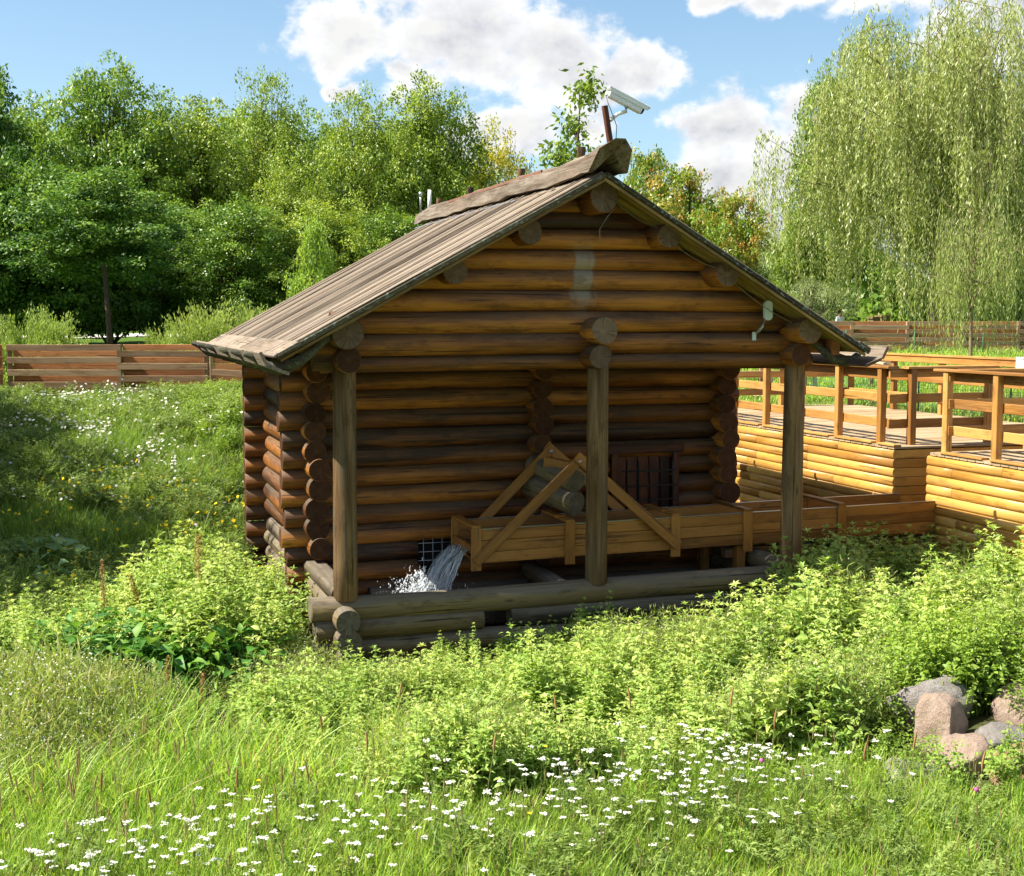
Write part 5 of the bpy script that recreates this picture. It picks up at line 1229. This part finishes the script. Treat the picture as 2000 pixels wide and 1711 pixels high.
def tree_meshes(seed, H, crown_z0, Rx, lobes, nclump, nleaf, leaf, mat, bark, droop=0., clump_r=.55, upright=.0, trunk_r=.22, fine=False):
    """crown of leaf clumps on a forked skeleton; returns (crown mesh, trunk mesh)"""
    rg = np.random.default_rng(seed); wood = []; tp = limb(rg, (0, 0, -.3), (rg.normal(0, .2), rg.normal(0, .2), H * .62), trunk_r, trunk_r * .35, wood, 7, .05)
    LB_ = []
    for i in range(lobes):   # lobes stack up the crown
        t = (i + .5) / lobes; a = i * 2.4 + rg.random(); z = crown_z0 + (H - crown_z0) * (.12 + .80 * t); prof = math.sin(pi * min(1, (.18 + .80 * t))) ** .7; rr = Rx * prof * (.25 + .62 * rg.random() ** .7)
        c = np.array([cos(a) * rr, sin(a) * rr, z]); s = Rx * (.22 + .22 * rg.random()) * (.75 + .35 * prof) ; LB_.append((c, s))
        k = rg.integers(1, 6); e = limb(rg, tp[k], c, trunk_r * .33, .02, wood, 6, .12)
        for q in range(4):
            v = unit(rg.normal(0, 1, 3) + [0, 0, .4]); limb(rg, e[rg.integers(2, 5)], c + v * s * .85, .03, .008, wood, 4, .1)
    w = np.array([s ** 2 for _, s in LB_]); w = w / w.sum(); ci = rg.choice(lobes, nclump, p=w); C = np.array([c for c, _ in LB_])[ci]; S = np.array([s for _, s in LB_])[ci]
    v = unit(rg.normal(0, 1, (nclump, 3))); v[:, 2] = v[:, 2] * .95 + .12; rad = S * (.45 + .75 * rg.random(nclump) ** .8); cc = C + v * rad[:, None]
    cc[:, 2] = np.maximum(cc[:, 2], crown_z0 * .7)
    # keep the clumps of the outside: drop those deep inside several lobes
    ti_c = rg.normal(0, .17, nclump)
    m = nleaf // nclump; n = nclump * m; idx = np.repeat(np.arange(nclump), m); g = rg.normal(0, 1, (n, 3)) * clump_r * .80 * np.array([1, 1, .50 + upright]) * (.6 + .6 * rg.random((nclump, 1)))[idx]
    P0 = cc[idx] + g; P0[:, 2] -= droop * (g[:, 0] ** 2 + g[:, 1] ** 2) / clump_r
    out = unit(P0 - C[idx]); D = unit(out * .6 + rg.normal(0, .7, (n, 3)) + [0, 0, -.35]); N = unit(out * .7 + rg.normal(0, .55, (n, 3)) + [0, 0, .7])
    Ln = leaf * (.7 + .6 * rg.random(n)); V, F = leaf_quads(P0, D, N, Ln, Ln * (.30 if fine else .55))
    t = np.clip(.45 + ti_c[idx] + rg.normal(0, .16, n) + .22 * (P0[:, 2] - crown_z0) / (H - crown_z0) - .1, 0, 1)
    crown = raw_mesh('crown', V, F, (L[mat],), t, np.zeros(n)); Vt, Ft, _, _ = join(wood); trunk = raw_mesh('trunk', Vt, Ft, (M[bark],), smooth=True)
    return crown, trunk

def put_tree(name, ms, x, y, s, rz, label, cat='tree', group=None, sz=None, zoff=0):
    z = tz(x, y) + zoff; root = thing(name, (x, y, z), label, cat, group); root.rotation_euler = (0, 0, rz); root.scale = (s, s, sz or s)
    for nm, me in zip(('crown', 'trunk'), ms): o = bpy.data.objects.new(nm, me); COL.objects.link(o); o.parent = root
    return root

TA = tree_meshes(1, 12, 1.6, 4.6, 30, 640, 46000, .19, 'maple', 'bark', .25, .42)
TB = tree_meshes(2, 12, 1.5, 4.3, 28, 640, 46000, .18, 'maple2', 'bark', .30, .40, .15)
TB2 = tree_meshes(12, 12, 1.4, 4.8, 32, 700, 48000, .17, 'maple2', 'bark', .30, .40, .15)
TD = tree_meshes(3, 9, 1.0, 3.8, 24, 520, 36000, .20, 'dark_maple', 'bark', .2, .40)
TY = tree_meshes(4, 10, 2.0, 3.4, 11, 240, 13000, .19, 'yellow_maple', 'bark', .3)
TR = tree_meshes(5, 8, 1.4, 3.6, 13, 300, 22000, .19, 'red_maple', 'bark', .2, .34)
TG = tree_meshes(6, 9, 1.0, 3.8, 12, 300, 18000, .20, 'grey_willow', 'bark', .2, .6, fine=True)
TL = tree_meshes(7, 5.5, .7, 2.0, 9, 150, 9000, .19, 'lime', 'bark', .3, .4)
BT = 'tall trees behind the cabin'
D_ = radians
def at(px, dist):      # a bearing seen in the photograph, at its own distance
    a = radians(17.9) + math.atan((px - 1000) / 2600.); return dist * sin(a) / cos(a - radians(17.9)) , dist * cos(a) / cos(a - radians(17.9))
def tree_at(px, dist, *a, **k):
    x, y = at(px, dist); return x, y
def mesh_ext(me):
    a = np.empty(len(me.vertices) * 3, np.float32); me.vertices.foreach_get('co', a); a = a.reshape(-1, 3); return float(np.percentile(a[:, 2], 99.7)), float(np.percentile(np.hypot(a[:, 0], a[:, 1]), 97))
tl = [('maple_tree', TA, 215, 50, 145, 135, .3, 'broad maple with the roundest crown left of centre'),
      ('maple_tree', TD, -25, 46, 150, 115, 1.1, 'dark open crowned tree at the left edge with sky showing through'),
      ('ash_maple_tree', TB, 390, 52, 205, 125, 2.0, 'yellow green ash maple right of the broad dark maple'),
      ('ash_maple_tree', TB2, 535, 55, 165, 105, .9, 'tall feathery ash maple left of the largest crown'),
      ('ash_maple_tree', TB2, 705, 50, 195, 125, 3.9, 'largest bright green ash maple rising behind the roof'),
      ('ash_maple_tree', TB, 830, 52, 172, 120, 5.0, 'bright green ash maple touching the yellowing tree'),
      ('yellow_maple_tree', TY, 985, 54, 250, 70, 1.0, 'yellowing thin crowned tree behind the ridge'),
      ('maple_tree', TD, 120, 42, 330, 140, 2.6, 'dark low maple in front of the broad one'),
      ('maple_tree', TD, 5, 41, 300, 110, 4.1, 'dark small maple at the left edge above the shrubs'),
      ('maple_tree', TA, 320, 47, 400, 130, 5.2, 'dark maple in the middle of the left wood'),
      ('maple_tree', TA, 470, 44, 400, 120, 4.4, 'mid green tree low above the left eave'),
      ('maple_tree', TB, 640, 45, 400, 120, .4, 'green tree low behind the left roof slope'),
      ('young_lime_tree', TL, 612, 37, 430, 42, .6, 'small bright lime green tree just above the left eave'),
      ('red_maple_tree', TR, 1340, 44, 335, 75, .5, 'maple with reddish tips right of the ridge'),
      ('red_maple_tree', TR, 1255, 46, 305, 62, 2.9, 'maple with reddish tips directly behind the camera pole'),
      ('red_maple_tree', TR, 1420, 42, 385, 62, 4.2, 'smallest reddish tipped maple beside the grey willow'),
      ('grey_willow_tree', TG, 1515, 72, 440, 75, .5, 'pale grey green willow far behind the gap'),
      ('grey_willow_tree', TG, 1590, 60, 545, 70, 1.5, 'low grey green bush willow beside the weeping willow'),
      ('maple_tree', TB, 1550, 62, 405, 45, 3.3, 'yellow green tree low left of the weeping willow'),
      ('maple_tree', TA, 1612, 66, 160, 75, 1.9, 'dark maple mostly hidden behind the weeping willow')]
def fit_tree(nm, ms, px, dist, top, hw, rz, lab, gr=None):
    x, y = at(px, dist); zt = 3.4 + (625 - top) / 2600 * dist; h, r = mesh_ext(ms[0]); b = tz(x, y)
    return put_tree(nm, ms, x, y, hw / 2600 * dist / r, rz, lab, 'tree', gr, (zt - b) / h)
for a in tl: fit_tree(a[0], a[1], a[2], a[3], a[4], a[5] * 1.22, a[6], a[7], BT)
for i, (px, dist, top, hw, ms) in enumerate(((60, 60, 215, 150, TA), (300, 62, 235, 150, TB), (450, 63, 240, 150, TB2), (620, 62, 250, 140, TA), (760, 60, 260, 150, TB2), (900, 63, 300, 110, TB), (560, 48, 330, 120, TB2), (220, 44, 395, 130, TD), (760, 47, 420, 120, TA))):
    fit_tree('maple_tree', ms, px, dist, top, hw, i * 1.3, ('leafy tree filling the back row behind the left edge', 'leafy tree in the back row right of the broad maple', 'back row tree behind the two feathery ash maples', 'back row tree filling the dip left of the largest crown', 'back row tree behind the largest crown', 'back row tree behind the ridge of the roof', 'mid height bright tree left of the largest crown', 'dark bushy tree low above the gap between the shrubs', 'green tree just above the left roof slope by the ridge')[i], BT)
for i, (px, dist, top, hw, ms) in enumerate(((-190, 50, 190, 170, TA), (-380, 48, 160, 180, TB2), (-560, 46, 200, 180, TA))):
    fit_tree('maple_tree', ms, px, dist, top, hw, i * 1.7, ('park tree first beyond the left edge of the view', 'park tree second beyond the left edge of the view', 'park tree third beyond the left edge of the view')[i], 'park trees beyond the left edge')
# trees outside the left edge that shade the bank
for (x, y, s, rz) in ((-7.8, 19.2, .80, .5), (-9.4, 24.2, .84, 2.2), (-12.0, 30, .80, 4.0)):
    put_tree('maple_tree', TA, x, y, s, rz, 'maple outside the left edge shading the bank', 'tree', 'trees beyond the left edge')
# small trunk with a thin crown above the left fence
x, y = at(218, 37); st = thing('young_tree', (x, y, tz(x, y)), 'slender dark young trunk standing between the two shrubs', 'tree', BT)
tube('trunk', [(x, y, tz(x, y)), (x - .03, y, tz(x, y) + 1.2), (x - .12, y, tz(x, y) + 3)], [.10, .075, .05], M['bark'], st)
o = bpy.data.objects.new('crown', TD[0]); COL.objects.link(o); o.parent = st; o.location = (-.3, 1.5, 2.0); o.scale = (.62, .62, .40)

# bare airy sapling sticking up behind the ridge
def sapling():
    rg = np.random.default_rng(9); wood = []; Ps = []; Cs = []
    tp = limb(rg, (0, 0, 0), (.3, 0, 7.2), .09, .012, wood, 9, .03)
    for i in range(20):
        k = rg.integers(3, 9); a = rg.random() * 6.28; ln = (1.7 - 1.1 * (k / 9)) * (.6 + .5 * rg.random()); e = tp[k] + np.array([cos(a) * ln * .62, sin(a) * ln * .62, ln * .75]); limb(rg, tp[k], e, .018, .004, wood, 5, .08)
        for q in range(5): Cs.append(tp[k] + (e - tp[k]) * (.4 + .15 * q))
    Cs += [tp[-1], tp[-1] - [0, 0, .3], tp[-2]]
    C = np.array(Cs); m = 15; idx = np.repeat(np.arange(len(C)), m); n = len(idx); P0 = C[idx] + rg.normal(0, .17, (n, 3)); D = unit(rg.normal(0, .6, (n, 3)) + [0, 0, -.7]); N = rg.normal(0, 1, (n, 3)); Ln = .15 * (.7 + .6 * rg.random(n))
    V, F = leaf_quads(P0, D, N, Ln, Ln * .45); crown = raw_mesh('crown', V, F, (L['maple2'],), np.clip(rg.normal(.35, .2, n), 0, 1), np.zeros(n)); Vt, Ft, _, _ = join(wood); return crown, raw_mesh('trunk', Vt, Ft, (M['bark'],), smooth=True)
fit_tree('sapling', sapling(), 1105, 33, 148, 78, 0, 'thin airy sapling rising behind the ridge left of the camera pole')

# the weeping willow
def willow(seed, H, Rx, nstr, leaf=.20, young=False):
    rg = np.random.default_rng(seed); wood = []; tp = limb(rg, (0, 0, -.2), (.4, 0, H * .55), .45 if not young else .10, .2 if not young else .05, wood, 7, .04); heads = []
    nl = 38 if not young else 16
    for i in range(nl):
        t = (i + .5) / nl; a = i * 2.4 + rg.normal(0, .3); z = H * (.36 + .60 * t ** .85) * (1 if not young else .95) * (1 - .08 * rg.random()); rr = Rx * max(.015, 1 - max(0, (z / H - .42) / .56) ** 2) ** .85 * (.30 + .70 * rg.random() ** .5)
        c = np.array([cos(a) * rr, sin(a) * rr, z]); e = limb(rg, tp[rg.integers(3, 7)], c, .09 if not young else .03, .02 if not young else .007, wood, 8, .07); heads.append((e, c))
        for q in range(5):
            k = rg.integers(3, 8); v = unit(rg.normal(0, 1, 3) * [1, 1, .5] + unit(c) * [.8, .8, .1]); e2 = limb(rg, e[k], e[k] + v * Rx * (.18 + .2 * rg.random()) + [0, 0, .2], .025 if not young else .01, .005, wood, 6, .12); heads.append((e2, e2[-1]))
    P0s, Ds, Ss = [], [], []; ti = []; 
    for s in range(nstr):
        e, c = heads[rg.integers(0, len(heads))]; k = rg.integers(2, len(e)); p = e[k] + rg.normal(0, .16, 3) * (1.6 if not young else .8); hl = (min(p[2] - .25, (.8 + 3.6 * rg.random() ** 1.7) * (1 if not young else .42)))
        if hl < .3: continue
        a = math.atan2(p[1], p[0]); step = .085 if not young else .06; n = int(hl / step); u = (np.arange(n) + .5) / n
        outw = .45 * hl ** .5 * (.15 + .6 * rg.random()) * (1 if not young else .8); bow = outw * (1 - (1 - u) ** 3); x = p[0] + cos(a) * bow; y_ = p[1] + sin(a) * bow; z = p[2] + .12 * hl * np.sin(np.minimum(u * 3, 1) * pi) - hl * u ** 1.15
        if s % 7 == 0: V, F = tube_np(np.stack([x, y_, z], 1)[:: max(1, n // 6)] if n > 12 else np.stack([x, y_, z], 1), .006, 3); wood.append((V, F, .5, 1.)) if len(V) > 6 else None
        P = np.stack([x, y_, z], 1) + rg.normal(0, .035, (n, 3)); th = rg.random(n) * 6.28; D = np.stack([np.cos(th) * .55, np.sin(th) * .55, np.full(n, -1.)], 1); P0s.append(P); Ds.append(D); tv = rg.normal(0, .13); ti.append(np.clip(.5 + tv + rg.normal(0, .15, n), 0, 1))
    P0 = np.concatenate(P0s); D = np.concatenate(Ds); t = np.concatenate(ti); n = len(P0); N = rg.normal(0, 1, (n, 3)); Ln = leaf * (.7 + .6 * rg.random(n)); V, F = leaf_quads(P0, D, N, Ln, Ln * .24)
    crown = raw_mesh('crown', V, F, (L['willow'],), t, np.zeros(n)); Vt, Ft, _, _ = join(wood); return crown, raw_mesh('trunk', Vt, Ft, (M['bark_light'],), smooth=True)
W1 = willow(3, 13.8, 6.4, 7600, .175)
fit_tree('weeping_willow', W1, 1822, 56, 34, 290, 0, 'huge weeping willow with hanging curtains of pale leaves')
fit_tree('weeping_willow', W1, 2110, 60, 80, 250, 2.2, 'second weeping willow crown cut by the right edge')
W2 = willow(8, 4.6, 2.6, 620, .13, True)
fit_tree('young_willow', W2, 1892, 41, 360, 115, 1.0, 'young drooping willow standing on the lawn before the fence')

# shrubs
def shrub_meshes(seed, rx, rz, n, mat='shrub', leaf=.07):
    rg = np.random.default_rng(seed); wood = []; k = 90; v = unit(rg.normal(0, 1, (k, 3))); v[:, 2] = np.abs(v[:, 2]); tips = v * [rx, rx, rz] * (.7 + .4 * rg.random((k, 1)))
    for t in tips[:40]: limb(rg, (0, 0, 0), t, .015, .003, wood, 5, .08)
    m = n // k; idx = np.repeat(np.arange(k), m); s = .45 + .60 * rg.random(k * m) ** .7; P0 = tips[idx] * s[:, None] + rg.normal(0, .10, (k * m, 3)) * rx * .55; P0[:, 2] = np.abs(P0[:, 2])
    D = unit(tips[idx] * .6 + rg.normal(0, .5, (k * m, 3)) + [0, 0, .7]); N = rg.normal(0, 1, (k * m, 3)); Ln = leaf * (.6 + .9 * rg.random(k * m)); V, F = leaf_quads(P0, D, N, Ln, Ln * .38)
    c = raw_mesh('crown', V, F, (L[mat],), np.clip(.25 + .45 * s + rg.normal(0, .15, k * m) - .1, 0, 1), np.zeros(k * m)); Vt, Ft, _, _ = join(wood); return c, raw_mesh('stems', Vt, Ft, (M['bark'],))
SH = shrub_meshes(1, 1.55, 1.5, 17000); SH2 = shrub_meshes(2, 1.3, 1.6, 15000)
def put_shrub(ms, px, dist, s, sz, rz, lab):
    x, y = at(px, dist); root = thing('shrub', (x, y, tz(x, y)), lab, 'shrub', 'rounded shrubs behind the left fence'); root.rotation_euler = (0, 0, rz); root.scale = (s, s, sz)
    for nm, me in zip(('crown', 'stems'), ms): o = bpy.data.objects.new(nm, me); COL.objects.link(o); o.parent = root
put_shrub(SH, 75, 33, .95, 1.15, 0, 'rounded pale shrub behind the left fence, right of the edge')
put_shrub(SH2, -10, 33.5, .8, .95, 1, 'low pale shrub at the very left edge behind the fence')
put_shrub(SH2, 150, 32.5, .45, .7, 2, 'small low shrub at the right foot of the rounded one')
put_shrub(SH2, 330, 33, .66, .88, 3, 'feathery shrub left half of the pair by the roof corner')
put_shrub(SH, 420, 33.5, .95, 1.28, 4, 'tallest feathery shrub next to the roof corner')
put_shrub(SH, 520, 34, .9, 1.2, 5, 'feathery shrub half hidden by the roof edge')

# far wood closing the view behind the trees
def far_wood():
    rg = np.random.default_rng(3); n = 120000; u = rg.random(n); bearing = np.radians(-12 + 62 * u); dist = 92 + 14 * rg.random(n) + 6 * np.sin(u * 40); hmax = 12.5 * (1 - .38 * ss(.44, .55, u)) + 1.6 * np.sin(u * 23) + 1.2 * np.sin(u * 61 + 2) - 2.0 * ss(.50, .62, u) * ss(.85, .74, u)
    z = 2.6 + hmax * rg.random(n) ** .8; P0 = np.stack([np.sin(bearing) * dist, np.cos(bearing) * dist, z], 1); D = rg.normal(0, 1, (n, 3)) + [0, 0, -.4]; N = rg.normal(0, 1, (n, 3)) + [-.3, -.3, .6]; Ln = .55 * (.7 + .6 * rg.random(n))
    V, F = leaf_quads(P0, D, N, Ln, Ln * .6); cl_ = .5 * pnoise(P0[:, 0], P0[:, 2] * 2, .5); o = link('far_wood', raw_mesh('far_wood', V, F, (L['maple'],), np.clip(.2 + cl_ + rg.normal(0, .15, n), 0, 1), np.zeros(n))); tag(o, 'distant wood closing the view behind the park trees', 'wood', None, 'stuff')
far_wood()
